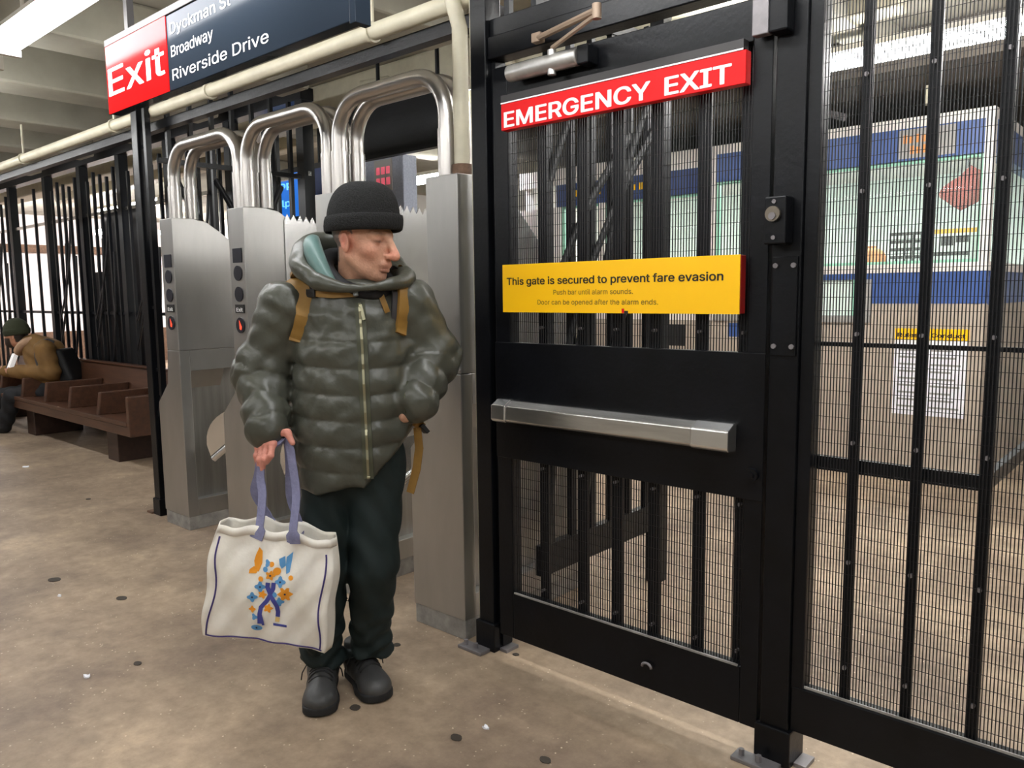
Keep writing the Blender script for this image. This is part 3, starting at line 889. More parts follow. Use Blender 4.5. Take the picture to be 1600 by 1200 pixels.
bp_('corner_post', 'booth_white', BXR - .054, BXR, BY - .007, BY + .1, 1.611, 2.61)
bp_('mullion', 'booth_white', -3.44, -3.361, BY - .008, BY + .1, 1.161, 2.61)
bp_('mullion', 'booth_white', -4.62, -4.55, BY - .004, BY + .1, 1.611, 2.299)
bp_('mullion', 'booth_white', BXL, -5.1, BY - .004, BY + .1, 1.611, 2.299)
for (x0, x1, z0, z1) in ((-3.36, BXR - .055, 1.611, 2.374), (-5.1, -4.62, 1.611, 2.299), (-4.549, -3.441, 1.611, 2.299)):
    f_ = MB()
    e = .022
    f_.box(x0, x1, BY + .02, BY + .06, z0, z0 + e).box(x0, x1, BY + .02, BY + .06, z1 - e, z1)
    f_.box(x0, x0 + e, BY + .02, BY + .06, z0 + e, z1 - e).box(x1 - e, x1, BY + .02, BY + .06, z0 + e, z1 - e)
    wf = f_.build('window_frame', 'mint_frame', bt)
    MB().box(x0 + e, x1 - e, BY + .037, BY + .043, z0 + e, z1 - e).build('pane', 'glass', wf)
MB().box(BXR - .06, BXR - .054, BY + .12, BYB - .02, 1.62, 2.37).build('pane', 'glass', bt)
bp_('transfer_window', 'booth_mint', -3.3, -2.10, BY + .02, BY + .06, 1.215, 1.499)
bp_('transfer_frame', 'booth_grey', -3.36, -2.021, BY - .02, BY + .1, 1.161, 1.213)
bp_('transfer_post', 'mint_frame', -2.16, -2.12, BY - .002, BY + .018, 1.215, 1.499)
bp_('transfer_post', 'booth_grey', -2.099, -2.022, BY, BY + .1, 1.215, 1.499)
pq = bp_('grey_plate', 'booth_grey', -1.86, -1.48, BY - .009, BY - .0065, 2.39, 2.60)
for (x0, z0, n_) in ((-1.83, 2.50, 6), (-1.78, 2.42, 3)):
    for i in range(n_):
        MB().box(x0 + i * .042, x0 + i * .042 + .026, BY - .0105, BY - .0092, z0, z0 + .06 - .012 * (i % 2)).build('plate_mark', 'orange', pq)
for i in range(9):
    if i != 4:
        MB().box(-4.95 + i * .10, -4.95 + i * .10 + .065, BY - .008, BY - .0062, 2.385, 2.45 - .012 * (i % 2)).build('yellow_mark', 'yellow_sign', bt)
bp_('vent_grille', 'black_print', -3.95, -3.65, BY - .003, BY, .92, 1.12)
bp_('blue_sticker', 'booth_blue', -3.22, -3.05, BY - .003, BY, 1.02, 1.14)
for x in (-4.8, -3.4, -2.1):
    MB().box(x - .004, x + .004, BY - .003, BY, 0.05, 1.155).build('panel_joint', 'booth_grey', bt)
bl_ = thing('fluorescent_light', 'white strip light on the ceiling inside the booth', 'light', (-2.3, 7.2, 2.5))
MB().box(-3.2, -1.4, 7.0, 7.16, 2.47, 2.515).build('housing', 'fixture', bl_)
MB().box(-3.15, -1.45, 7.02, 7.14, 2.45, 2.469).build('diffuser', 'tube_glow_booth', bl_)
bl2 = thing('fluorescent_light', 'white strip light inside the left part of the booth', 'light', (-4.4, 7.2, 2.5))
MB().box(-5.2, -3.7, 7.0, 7.16, 2.47, 2.515).build('housing', 'fixture', bl2)
MB().box(-5.15, -3.75, 7.02, 7.14, 2.45, 2.469).build('diffuser', 'tube_glow_booth', bl2)
# counter and clutter inside the booth
ct = thing('counter', 'grey counter inside the booth behind the window', 'counter', (-2.3, 6.8, .12))
MB().box(-3.3, -1.38, 6.62, 7.05, 1.56, 1.60).build('counter_top', 'booth_grey', ct)
for x in (-3.2, -1.48):
    MB().box(x - .03, x + .03, 6.66, 7.0, .12, 1.559).build('counter_leg', 'booth_grey', ct)
rc = thing('bag', 'crumpled red bag hanging inside the booth window at its right end', 'bag', (-1.5, 6.66, 2.0))
rp_ = []
rb = MB()
for i in range(9):
    z = 2.30 - .036 * i
    wv = [.02, .06, .12, .15, .165, .15, .12, .09, .04][i]
    rp_.append([(-1.43 + wv * math.cos(a) * (1 + .2 * math.sin(3 * a + i)), 6.68 + wv * .35 * math.sin(a), z + .02 * math.cos(a)) for a in np.linspace(0, 2 * math.pi, 17)])
rb.grid(rp_).build('bag_body', 'red_cloth', rc, smooth=True)
MB().tube([(-1.43, 6.68, 2.30), (-1.43, 6.68, 2.36)], .01, 6).build('bag_strap', 'black_print', rc)
pk = thing('basket', 'round orange basket on the booth counter', 'basket', (-2.10, 6.70, 1.60))
pr_ = [[(-2.10 + r_ * math.cos(a), 6.72 + r_ * .7 * math.sin(a), z) for a in np.linspace(0, 2 * math.pi, 19)] for r_, z in ((.09, 1.601), (.115, 1.63), (.115, 1.67), (.10, 1.71), (.07, 1.74), (.02, 1.755))]
MB().grid(pr_).build('basket_body', 'orange', pk, smooth=True)
MB().box(-2.13, -2.07, 6.70, 6.74, 1.752, 1.765).build('basket_knob', 'orange', pk)
rk = thing('card_rack', 'black wire card rack standing on the booth counter', 'rack', (-1.82, 6.66, 1.60))
MB().box(-1.96, -1.66, 6.70, 6.71, 1.601, 1.86).build('rack_back', 'black_print', rk)
for i in range(5):
    for j in range(4):
        MB().box(-1.95 + i * .058, -1.91 + i * .058, 6.69, 6.698, 1.62 + j * .06, 1.655 + j * .06).build('card', 'booth_mint', rk)
np_ = thing('notice', 'small yellow-edged notice with black print in the booth window', 'notice', (-1.42, 6.62, 1.6))
MB().box(-1.62, -1.34, 6.63, 6.634, 1.64, 1.86).build('notice_sheet', 'booth_mint', np_)
MB().box(-1.62, -1.34, 6.626, 6.6295, 1.83, 1.862).build('notice_edge', 'yellow_sign', np_)
for (x0, x1, z0, z1) in ((-1.575, -1.49, 1.74, 1.81), (-1.475, -1.39, 1.76, 1.81), (-1.62, -1.39, 1.665, 1.69)):
    MB().box(x0, x1, 6.626, 6.6295, z0, z1).build('notice_print', 'black_print', np_)
# rules notice fixed to the booth front
ru = thing('notice', 'white notice with a yellow header on the booth base', 'notice', (-1.58, BY, .46))
MB().box(-1.83, -1.335, BY - .008, BY - .0005, .462, 1.034).build('notice_sheet', 'paper', ru)
MB().box(-1.83, -1.325, BY - .009, BY - .0005, 1.035, 1.122).build('notice_header', 'yellow_sign', ru)
text('lettering', 'Rules of Conduct', 'black_print', ru, (-1.81, BY - .0098, 1.058), (1, 0, 0), (0, 0, 1), .46, .042, bold=.03)
for j in range(9):
    for (x0, x1) in ((-1.80, -1.60), (-1.57, -1.37)):
        MB().box(x0, x1 - .03 * (j % 3), BY - .0088, BY - .0081, .52 + j * .054, .534 + j * .054).build('text_line', 'booth_grey', ru)
# bent white pipes over the booth
tag(MB().tube([(-1.62, 6.3, 2.72), (-1.62, 6.3, ZC - .27)], .03, 10).build('drop_pipe', 'cream_paint', smooth='auto'), 'white drop pipe above the right end of the booth', 'pipe')
cc = thing('security_camera', 'grey wall camera on a bent bracket above the booth', 'camera', (-2.3, 6.2, 2.69))
MB().tube([(-2.45, 6.42, 2.86), (-2.40, 6.35, 2.80), (-2.20, 6.3, 2.72)], .03, 8).build('bracket', 'worn_metal', cc, smooth='auto')
MB().box(-2.60, -2.42, 6.36, 6.46, 2.79, 2.86).build('camera_body', 'fixture', cc, bevel=.01)

# ------------------------------------------------------------------ signs and screens over the far side of the turnstiles
pn = thing('overhead_sign', 'large blank black overhead panel behind the right arch', 'sign', (-4.2, 3.62, 2.38))
MB().box(-4.80, -3.62, 3.60, 3.66, 2.375, 2.76).build('panel', 'black_paint', pn, bevel=.004)
for x in (-4.45, -3.85):
    MB().cyl((x, 3.63, 2.76), (x, 3.63, ZC), .014, 8).build('hanger_rod', 'black_fence', pn)
MB().box(-4.80, -4.74, 3.60, 3.66, 1.9, 2.374).build('side_leg', 'black_paint', pn)
sc_ = thing('display_screen', 'glowing blue information screen seen through the middle arch', 'screen', (-6.6, 4.3, 2.1))
MB().box(-7.10, -6.05, 4.30, 4.40, 2.10, 2.62).build('housing', 'black_print', sc_)
MB().box(-7.06, -6.40, 4.292, 4.2995, 2.17, 2.57).build('screen_face', 'screen_blue', sc_)
MB().box(-6.385, -6.10, 4.292, 4.2995, 2.17, 2.57).build('screen_face', 'booth_blue_dark', sc_)
for (s_, z, x) in (('app', 2.44, -6.90), ('help', 2.27, -6.95)):
    text('lettering', s_, 'screen_text', sc_, (x, 4.2905, z), (1, 0, 0), (0, 0, 1), .34, .09, bold=.02)
for x in (-6.9, -6.2):
    MB().cyl((x, 4.35, 2.62), (x, 4.35, ZC if x < -6.8 else ZC), .015, 8).build('hanger_rod', 'black_fence', sc_)
ld = thing('info_totem', 'grey speckled information totem with red digits behind the knit hat', 'totem', (-5.3, 4.4, 0))
MB().box(-5.62, -5.10, 4.4, 4.55, 0, 2.58).build('totem_body', 'led_grey', ld, bevel=.01)
MB().box(-5.47, -5.24, 4.392, 4.3995, 2.30, 2.56).build('digit_window', 'booth_grey', ld)
for i in range(3):
    for j in range(2):
        MB().box(-5.44 + i * .065, -5.395 + i * .065, 4.388, 4.3915, 2.35 + j * .09, 2.41 + j * .09).build('red_digit', 'led_red', ld)

# ------------------------------------------------------------------ litter and gum on the floor
for i, (u, v, s_) in enumerate(((40, 730, .035), (93, 932, .012), (759, 1138, .012), (136, 1058, .016), (150, 668, .05))):
    p = ground(u, v)
    pts = [(p[0] + s_ * (1 + .3 * math.sin(3 * a + i)) * math.cos(a), p[1] + s_ * .7 * math.sin(a), .001) for a in np.linspace(0, 2 * math.pi, 9)[:-1]]
    o = MB().prism(pts, [(x, y, .004 + .003 * ((j * 7 + i) % 3)) for j, (x, y, z) in enumerate(pts)]).build('paper_scrap', 'paper')
    tag(o, ['white paper scrap on the floor at the far left', 'tiny pale crumb on the floor left of the tote bag', 'tiny white scrap on the floor in front of the gate',
            'small pale scrap on the floor at the lower left', 'white crumpled litter under the bench'][i], 'litter')
for i, (u, v, s_) in enumerate(((85, 906, .035), (190, 935, .028), (215, 1037, .018), (713, 1153, .022), (555, 1106, .022), (620, 1008, .018), (806, 1023, .014), (998, 1062, .014), (138, 780, .02), (852, 1188, .02))):
    p = ground(u, v)
    pts = [(p[0] + s_ * (1 + .15 * math.sin(2 * a + i)) * math.cos(a), p[1] + s_ * .8 * math.sin(a), .0005) for a in np.linspace(0, 2 * math.pi, 13)[:-1]]
    o = MB().prism(pts, [(x, y, .0025) for (x, y, z) in pts]).build('gum_spot', 'gum')
    tag(o, 'flat dark ' + ['gum spot at the left edge of the floor', 'gum spot left of the tote bag', 'gum spot below the tote bag, left', 'gum spot below the gate post', 'gum spot between the shoes',
        'gum spot by the rightmost turnstile cabinet', 'gum spot at the foot of the left gate post', 'gum spot under the gate', 'gum spot in front of the bench', 'gum spot at the bottom edge of the floor'][i], 'gum spot')
# ------------------------------------------------------------------ people: smooth bodies grown from distance fields
def smin(a, b, k):
    h = np.clip(.5 + .5 * (b - a) / k, 0, 1)
    return b * (1 - h) + a * h - k * h * (1 - h)
def smax(a, b, k):
    return -smin(-a, -b, k)
def capsule(P, a, b, ra, rb, want_h=False):
    a, b = np.asarray(a, float), np.asarray(b, float)
    pa, ba = P - a, b - a
    h = np.clip(pa @ ba / (ba @ ba + 1e-12), 0, 1)
    d = np.linalg.norm(pa - h[:, None] * ba, axis=1) - (ra + (rb - ra) * h)
    return (d, h) if want_h else d
def ellipsoid(P, c, R):
    q = (P - np.asarray(c, float)) / np.asarray(R, float)
    k0 = np.linalg.norm(q, axis=1)
    k1 = np.linalg.norm(q / np.asarray(R, float), axis=1) + 1e-9
    return k0 * (k0 - 1) / k1
def sphere(P, c, r):
    return np.linalg.norm(P - np.asarray(c, float), axis=1) - r
def chain(P, pts, rad, k=.02):
    d = None
    for i in range(len(pts) - 1):
        e = capsule(P, pts[i], pts[i + 1], rad[i], rad[i + 1])
        d = e if d is None else smin(d, e, k)
    return d
def chain_s(P, pts, rad):
    """distance and running length along a limb"""
    best, S, acc = None, None, 0.0
    for i in range(len(pts) - 1):
        e, h = capsule(P, pts[i], pts[i + 1], rad[i], rad[i + 1], True)
        L = np.linalg.norm(np.array(pts[i + 1]) - np.array(pts[i]))
        s_ = acc + h * L
        if best is None:
            best, S = e, s_
        else:
            S = np.where(e < best, s_, S)
            best = smin(best, e, .05)
        acc += L
    return best, S
def sdf_mesh(fn, lo, hi, h, to_world, name):
    """naive surface nets over the active blocks of a grid"""
    lo, hi = np.array(lo, float), np.array(hi, float)
    B = 10
    nb = np.ceil((hi - lo) / h / B).astype(int)
    D = np.ones(tuple(nb * B), np.float32)
    bi = np.stack(np.meshgrid(*[np.arange(q) for q in nb], indexing='ij'), -1).reshape(-1, 3)
    ctr = lo + (bi * B + (B - 1) / 2) * h
    dc = fn(ctr)
    act = np.abs(dc) < B * h * .87 * 1.35 + h
    D6 = D.reshape(nb[0], B, nb[1], B, nb[2], B)
    for q in bi[(~act) & (dc < 0)]:
        D6[q[0], :, q[1], :, q[2], :] = -1
    off = np.stack(np.meshgrid(*[np.arange(B)] * 3, indexing='ij'), -1).reshape(-1, 3)
    ab = bi[act]
    for c0 in range(0, len(ab), 150):
        blk = ab[c0:c0 + 150]
        pts = lo + (blk[:, None, :] * B + off[None]) * h
        v = fn(pts.reshape(-1, 3)).astype(np.float32).reshape(len(blk), B, B, B)
        for q, vv in zip(blk, v):
            D6[q[0], :, q[1], :, q[2], :] = vv
    S = D < 0
    n = np.array(D.shape)
    cnt = np.zeros(tuple(n - 1), np.int8)
    for c in np.ndindex(2, 2, 2):
        cnt += S[c[0]:n[0] - 1 + c[0], c[1]:n[1] - 1 + c[1], c[2]:n[2] - 1 + c[2]]
    cells = np.argwhere((cnt > 0) & (cnt < 8))
    ids = np.full(cnt.shape, -1, np.int32)
    ids[tuple(cells.T)] = np.arange(len(cells))
    acc = np.zeros((len(cells), 3))
    num = np.zeros(len(cells))
    for ax in range(3):
        o1, o2 = [q for q in range(3) if q != ax]
        for a in (0, 1):
            for b in (0, 1):
                c0 = cells.copy()
                c0[:, o1] += a
                c0[:, o2] += b
                c1 = c0.copy()
                c1[:, ax] += 1
                v0, v1 = D[tuple(c0.T)], D[tuple(c1.T)]
                x = (v0 < 0) != (v1 < 0)
                t = np.where(x, v0 / np.where(x, v0 - v1, 1), 0)
                p = c0.astype(float)
                p[:, ax] += t
                acc += p * x[:, None]
                num += x
    V = lo + acc / num[:, None] * h
    F = []
    for ax in range(3):
        o1, o2 = [q for q in range(3) if q != ax]
        sl0 = [slice(1, None)] * 3
        a0 = [slice(None)] * 3
        a1 = [slice(None)] * 3
        a0[ax], a1[ax] = slice(0, n[ax] - 1), slice(1, n[ax])
        e = np.argwhere(S[tuple(a0)] != S[tuple(a1)])
        e = e[(e[:, o1] > 0) & (e[:, o2] > 0) & (e[:, o1] < n[o1] - 1) & (e[:, o2] < n[o2] - 1)]
        q = []
        for (a, b) in ((0, 0), (-1, 0), (-1, -1), (0, -1)):
            c = e.copy()
            c[:, o1] += a
            c[:, o2] += b
            q.append(ids[tuple(c.T)])
        F.append(np.stack(q, 1))
    F = np.concatenate(F)
    F = F[(F >= 0).all(1)]
    me = bpy.data.meshes.new(name)
    W = to_world(V)
    me.vertices.add(len(W))
    me.vertices.foreach_set('co', W.ravel())
    me.loops.add(len(F) * 4)
    me.loops.foreach_set('vertex_index', F.ravel().astype(np.int32))
    me.polygons.add(len(F))
    me.polygons.foreach_set('loop_start', np.arange(0, len(F) * 4, 4, dtype=np.int32))
    me.update(calc_edges=True)
    bm = bmesh.new()
    bm.from_mesh(me)
    bmesh.ops.recalc_face_normals(bm, faces=bm.faces)
    bm.to_mesh(me)
    bm.free()
    me.polygons.foreach_set('use_smooth', [True] * len(me.polygons))
    return me, V
def paint(me, cols):
    at = me.color_attributes.new('Col', 'FLOAT_COLOR', 'POINT')
    c = np.ones((len(cols), 4), np.float32)
    c[:, :3] = cols
    at.data.foreach_set('color', c.ravel())

mat('skin', (1, 1, 1), 0.5, attr='Col', var=0.16, vscale=60, bump=0.25, bscale=140, spec=0.4)
mat('jacket_olive', rgb(74, 75, 66), 0.36, var=0.12, vscale=5, bump=0.8, bscale=11, spec=0.5)
mat('jacket_trim', rgb(70, 72, 56), 0.5)
mat('zip_metal', rgb(150, 146, 120), 0.35, metal=0.7)
mat('lining_teal', rgb(92, 122, 118), 0.4, bump=0.4, bscale=12)
mat('scarf_black', rgb(24, 24, 27), 0.8, var=0.6, vscale=30)
mat('knit_black', rgb(44, 44, 44), 0.95, var=0.35, vscale=160, bump=0.7, bscale=220, spec=0.2)
mat('trouser_green', rgb(18, 34, 34), 0.75, var=0.2, vscale=10, bump=0.2, bscale=20)
mat('shoe_leather', rgb(66, 66, 66), 0.45, var=0.25, vscale=12, bump=0.1, bscale=50)
mat('strap_tan', rgb(142, 106, 44), 0.6, var=0.15, vscale=20)
mat('strap_dark', rgb(66, 64, 66), 0.7)
mat('buckle_black', rgb(22, 22, 24), 0.4)
mat('pearl_grey', rgb(150, 160, 166), 0.35)
mat('bag_cotton', rgb(240, 236, 228), 0.85, var=0.05, vscale=7, bump=0.35, bscale=18, color2=rgb(224, 217, 202))
mat('bag_strap', rgb(122, 122, 152), 0.8, var=0.2, vscale=40, bump=0.2, bscale=80)
mat('bag_piping', rgb(64, 52, 112), 0.7)
mat('print_orange', rgb(240, 156, 40), 0.8)
mat('print_blue', rgb(92, 152, 204), 0.8)
mat('print_violet', rgb(66, 70, 146), 0.8)
mat('print_dark', rgb(44, 50, 84), 0.8)
mat('print_gold', rgb(222, 190, 120), 0.8)

# the standing man: r = to the viewer's right, f = towards the viewer, u = up
ER = np.array([RW[0, 0], RW[1, 0], 0.0])
ER /= np.linalg.norm(ER)
EF = np.array([ER[1], -ER[0], 0.0])
MAN = np.array([-2.25, 1.63, 0.0])
def man_w(V):
    V = np.atleast_2d(V)
    return MAN + V[:, :1] * ER + V[:, 1:2] * EF + V[:, 2:3] * np.array([0, 0, 1.0])
def mw(p):
    return man_w(np.array(p, float))[0]
def ml(u, v, o=0.0):
    d = ray(u, v)
    t = ((MAN - CAM) @ EF + o) / (d @ EF)
    P = CAM + d * t - MAN
    return np.array([P @ ER, o, P[2]])

# head frame
HS = 1.08
YAW, PIT = math.radians(64), math.radians(6)
HC = np.array([.104, .050, 1.606])
HX = np.array([math.sin(YAW) * math.cos(PIT), math.cos(YAW) * math.cos(PIT), -math.sin(PIT)])
HY = np.array([-math.cos(YAW), math.sin(YAW), 0.0])
HZ = np.array([math.sin(YAW) * math.sin(PIT), math.cos(YAW) * math.sin(PIT), math.cos(PIT)])
def to_head(P):
    q = (P - HC) / HS
    return np.stack([q @ HX, q @ HY, q @ HZ], 1)
def from_head(x, y, z):
    return HC + (HX * x + HY * y + HZ * z) * HS
def head_sdf(P):
    H = to_head(P)
    A = H.copy()
    A[:, 1] = np.abs(A[:, 1])
    d = ellipsoid(H, (-.012, 0, .035), (.096, .077, .088))
    d = smin(d, ellipsoid(H, (.030, 0, -.045), (.066, .056, .078)), .035)
    d = smin(d, capsule(A, (-.008, .050, -.055), (.058, .016, -.104), .018, .015), .024)
    d = smin(d, sphere(H, (.072, 0, -.108), .015), .022)
    d = smax(d, -ellipsoid(A, (.062, .068, -.066), (.026, .016, .020)), .022)
    d = smin(d, ellipsoid(A, (.056, .040, -.030), (.022, .022, .018)), .022)
    d = smin(d, capsule(A, (.083, .006, .020), (.066, .046, .018), .010, .011), .014)
    d = smax(d, -ellipsoid(A, (.094, .032, -.002), (.019, .020, .013)), .010)
    d = smin(d, sphere(A, (.071, .033, -.003), .0145), .005)
    d = smin(d, capsule(A, (.080, .022, .006), (.073, .046, .004), .0055, .005), .006)
    # nose
    d = smin(d, capsule(H, (.092, 0, .012), (.120, 0, -.034), .0100, .0125), .014)
    d = smin(d, ellipsoid(H, (.120, 0, -.044), (.0175, .0145, .0145)), .007)
    d = smin(d, ellipsoid(A, (.103, .014, -.046), (.013, .008, .009)), .006)
    # nasolabial fold and mouth
    d = smax(d, -capsule(A, (.098, .020, -.050), (.086, .031, -.080), .0035, .0035), .007)
    d = smin(d, ellipsoid(H, (.088, 0, -.070), (.016, .026, .012)), .012)
    d = smin(d, capsule(A, (.099, 0, -.077), (.088, .020, -.079), .0065, .004), .005)
    d = smin(d, capsule(A, (.097, 0, -.089), (.087, .018, -.087), .0065, .004), .006)
    d = smax(d, -capsule(A, (.107, 0, -.083), (.088, .025, -.083), .0022, .0022), .003)
    # ears
    E = A - np.array([-.012, .074, -.012])
    E = np.stack([E[:, 0] * .94 + E[:, 2] * .3, E[:, 1] * .9 - E[:, 0] * .35, E[:, 2] * .96 - E[:, 0] * .3], 1)
    ear = ellipsoid(E, (0, 0, 0), (.020, .010, .034))
    ear = smax(ear, -ellipsoid(E, (.004, .009, .003), (.011, .007, .020)), .004)
    d = smin(d, ear, .006)
    return d * HS
RWP = ml(419, 672, .115)       # right wrist (the hand that holds the bag)
PK = [ml(426, 693, .155), ml(417, 697, .150), ml(410, 699, .140), ml(404, 699, .127)]
FING = [[PK[0], ml(423, 712, .178), ml(417, 722, .165)],
        [PK[1], ml(412, 717, .170), ml(410, 735, .155)],
        [PK[2], ml(405, 718, .158), ml(405, 734, .140)],
        [PK[3], ml(400, 712, .138), ml(402, 726, .122)]]
THUMB = [ml(436, 677, .125), ml(449, 676, .150), ml(457, 692, .160)]
ARMR = [(-.172, -.01, 1.385), (-.278, -.035, 1.155), tuple(ml(417, 668, .105))]
ARML = [(.245, -.01, 1.395), (.312, -.055, 1.205), (.280, .075, 1.065)]
LEGL = [(.115, .0, .85), (.098, .035, .48), (.052, -.085, .13)]
LEGR = [(-.045, .0, .85), (-.075, .04, .48), (-.118, -.035, .13)]
def hand_sdf(P):
    pm = (PK[1] + PK[2]) / 2
    d = capsule(P, RWP, (RWP + pm) / 2, .026, .027)
    d = smin(d, capsule(P, RWP * .4 + PK[0] * .6, PK[0], .020, .012), .018)
    d = smin(d, capsule(P, RWP * .4 + PK[3] * .6, PK[3], .020, .011), .018)
    d = smin(d, capsule(P, PK[0], PK[3], .0125, .0115), .012)
    for f_, r_ in zip(FING, (.0105, .0108, .0102, .009)):
        d = smin(d, chain(P, f_, [r_, r_ * .98, r_ * .82], .006), .007)
    d = smin(d, chain(P, [RWP * .6 + THUMB[0] * .4] + THUMB, [.018, .0145, .0125, .0095], .008), .012)
    return d
def body_sdf(P):
    d = head_sdf(P)
    d = smin(d, capsule(P, from_head(-.03, 0, -.05), (.06, -.015, 1.40), .054, .060), .02)
    d = smin(d, ellipsoid(P, (.05, -.01, 1.22), (.145, .10, .24)), .03)
    d = smin(d, ellipsoid(P, (.035, 0, .90), (.13, .095, .16)), .04)
    d = smin(d, chain(P, ARMR[:2] + [tuple(RWP)], [.05, .042, .028]), .03)
    d = smin(d, chain(P, ARML + [(.232, .085, 1.015)], [.05, .040, .026, .024]), .03)
    d = smin(d, chain(P, LEGL, [.07, .05, .036]), .03)
    d = smin(d, chain(P, LEGR, [.07, .05, .036]), .03)
    d = smin(d, hand_sdf(P), .012)
    return d
me, V = sdf_mesh(body_sdf, (-.42, -.24, .05), (.44, .30, 1.78), .0040, man_w, 'person')
H = to_head(V)
skin = np.array(rgb(214, 164, 136))
pink = np.array(rgb(224, 138, 118))
cols = np.tile(skin, (len(V), 1))
def blend(mask, c, a=1.0):
    global cols
    mk = np.clip(mask, 0, 1)[:, None] * a
    cols = cols * (1 - mk) + np.array(c) * mk
inhead = H[:, 2] > -.14
gauss = lambda p, s_: np.exp(-(np.linalg.norm(H - np.array(p), axis=1) / s_) ** 2)
blend(gauss((.118, 0, -.042), .022), pink, .9)
blend(gauss((-.012, .078, -.012), .035), pink, .8)
blend(gauss((.06, .045, -.035), .03), pink, .45)
blend(gauss((.095, .01, -.083), .018), rgb(176, 104, 92), .7)
blend(gauss((.084, .033, -.004), .016), rgb(170, 108, 88), .6)
blend(np.exp(-((H[:, 2] + .003) / .0035) ** 2) * gauss((.085, .033, -.003), .018), rgb(52, 36, 32), .9)
blend(np.exp(-((H[:, 2] - .021) / .006) ** 2) * gauss((.08, .03, .02), .03), rgb(140, 120, 106), .6)
hair = ((H[:, 0] < .012) & (H[:, 2] > -.028 + .0 * H[:, 0]) & (np.linalg.norm(H - np.array([-.012, .078, -.012]), axis=1) > .034) & (np.abs(H[:, 1]) < .085) & inhead)
hair |= (H[:, 0] < -.055) & (H[:, 2] > -.075) & inhead
blend(hair.astype(float), rgb(104, 96, 92), .9)
blend(((H[:, 0] > .03) & (H[:, 2] < -.06) & inhead).astype(float), rgb(186, 138, 116), .35)
hd = hand_sdf(V)
blend((hd < .012).astype(float), rgb(226, 148, 132), .85)
for f_ in FING + [THUMB]:
    blend(np.exp(-(np.linalg.norm(V - f_[-1], axis=1) / .012) ** 2), rgb(232, 168, 150), .6)
paint(me, cols)
me.materials.append(MATS['skin'])
man = bpy.data.objects.new('person', me)
COL.objects.link(man)
tag(man, 'standing person in an olive puffer jacket and black knit hat, holding a tote bag', 'person')

# knit hat: cuff and crown swept in the head frame
def hat_ring(z, a, b, cx, n=64, rib=0.0, sl=0.0):
    out = []
    for i in range(n):
        th = 2 * math.pi * i / n
        k_ = 1 + (rib * (1 if i % 2 else -1))
        out.append(mw(from_head(cx + a * k_ * math.cos(th), b * k_ * math.sin(th), z + sl * math.cos(th))))
    return out + [out[0]]
rings = []
for i in range(15):
    s_ = i / 14
    z = .058 + .115 * math.sin(s_ * math.pi / 2)
    q = math.cos(s_ * math.pi / 2) ** .62
    rings.append(hat_ring(z, max(.004, .118 * q), max(.004, .098 * q), -.004 - .012 * s_, sl=.012 * (1 - s_) + .022 * s_ * (1 - s_)))
hat = MB().grid(rings).build('knit_hat', 'knit_black', man, smooth=True)
cuff = []
for (z, k_) in ((.020, .93), (.016, 1.0), (.022, 1.045), (.036, 1.06), (.052, 1.055), (.064, 1.03), (.066, .97), (.058, .93)):
    cuff.append(hat_ring(z + .005, .120 * k_, .100 * k_, -.002, n=110, rib=.006 if k_ > .98 else 0, sl=.014))
MB().grid(cuff).build('hat_cuff', 'knit_black', hat, smooth=True)

# puffer jacket
UT = [.66, .80, .95, 1.10, 1.25, 1.36, 1.44, 1.50, 1.56]
TA = [.195, .20, .205, .203, .198, .190, .155, .110, .07]
TB = [.165, .175, .178, .172, .162, .150, .122, .10, .08]
TX = [.032, .036, .044, .050, .056, .060, .068, .078, .09]
def wob(P, k, a):
    return a * (np.sin(P[:, 0] * k + 2.1 * np.sin(P[:, 2] * k * .7 + 1.3)) * np.sin(P[:, 1] * k * .9 + 1.7 * np.sin(P[:, 2] * k * .55)) )
def hem_u(r):
    return .772 + np.clip(r - .10, 0, 1) * 1.35 + .012 * np.sin(r * 22)
def jacket_sdf(P):
    r, f_, u = P[:, 0], P[:, 1], P[:, 2]
    a, b, cx = np.interp(u, UT, TA), np.interp(u, UT, TB), np.interp(u, UT, TX)
    q = np.sqrt(((r - cx) / a) ** 2 + ((f_ + .005) / b) ** 2)
    d = (q - 1) * np.minimum(a, b)
    zipw = 1 - .75 * np.exp(-((r - .106) / .022) ** 2) * (f_ > 0)
    amp = .0105 * np.clip((1.30 - u) / .04, 0, 1) * np.clip((u - .78) / .16 + .35, 0, 1)
    tilt = (r - .1) * .06 * np.sign(.1 - r)
    d -= amp * zipw * np.abs(np.sin(math.pi * (u + tilt - 1.265) / .0865)) ** .55
    d -= .006 * np.exp(-((r - .106) / .03) ** 2) * (f_ > 0) * 0
    d = smax(d, hem_u(r) - u, .02)
    for pts, rad, ph in ((ARMR, [.100, .088, .067], .0), (ARML, [.090, .088, .064], .02)):
        e, s_ = chain_s(P, pts, rad)
        sd = np.abs(np.sin(math.pi * (s_ + ph + .008 * np.sin(P[:, 0] * 60 + P[:, 1] * 40)) / .078)) ** .6
        e -= .0095 * sd * np.clip((s_ - .14) / .06, .15, 1)
        e = smax(e, (s_ > 9).astype(float) * 0 + e, .001)
        d = smin(d, e, .028)
    d -= wob(P, 38, .0035) + wob(P[:, [2, 0, 1]], 75, .0018)
    d = smax(d, u - 1.475, .02)
    return d
me, V = sdf_mesh(jacket_sdf, (-.44, -.26, .70), (.46, .28, 1.60), .0058, man_w, 'jacket')
jk = link_mesh('puffer_jacket', me, 'jacket_olive', man, smooth=True)
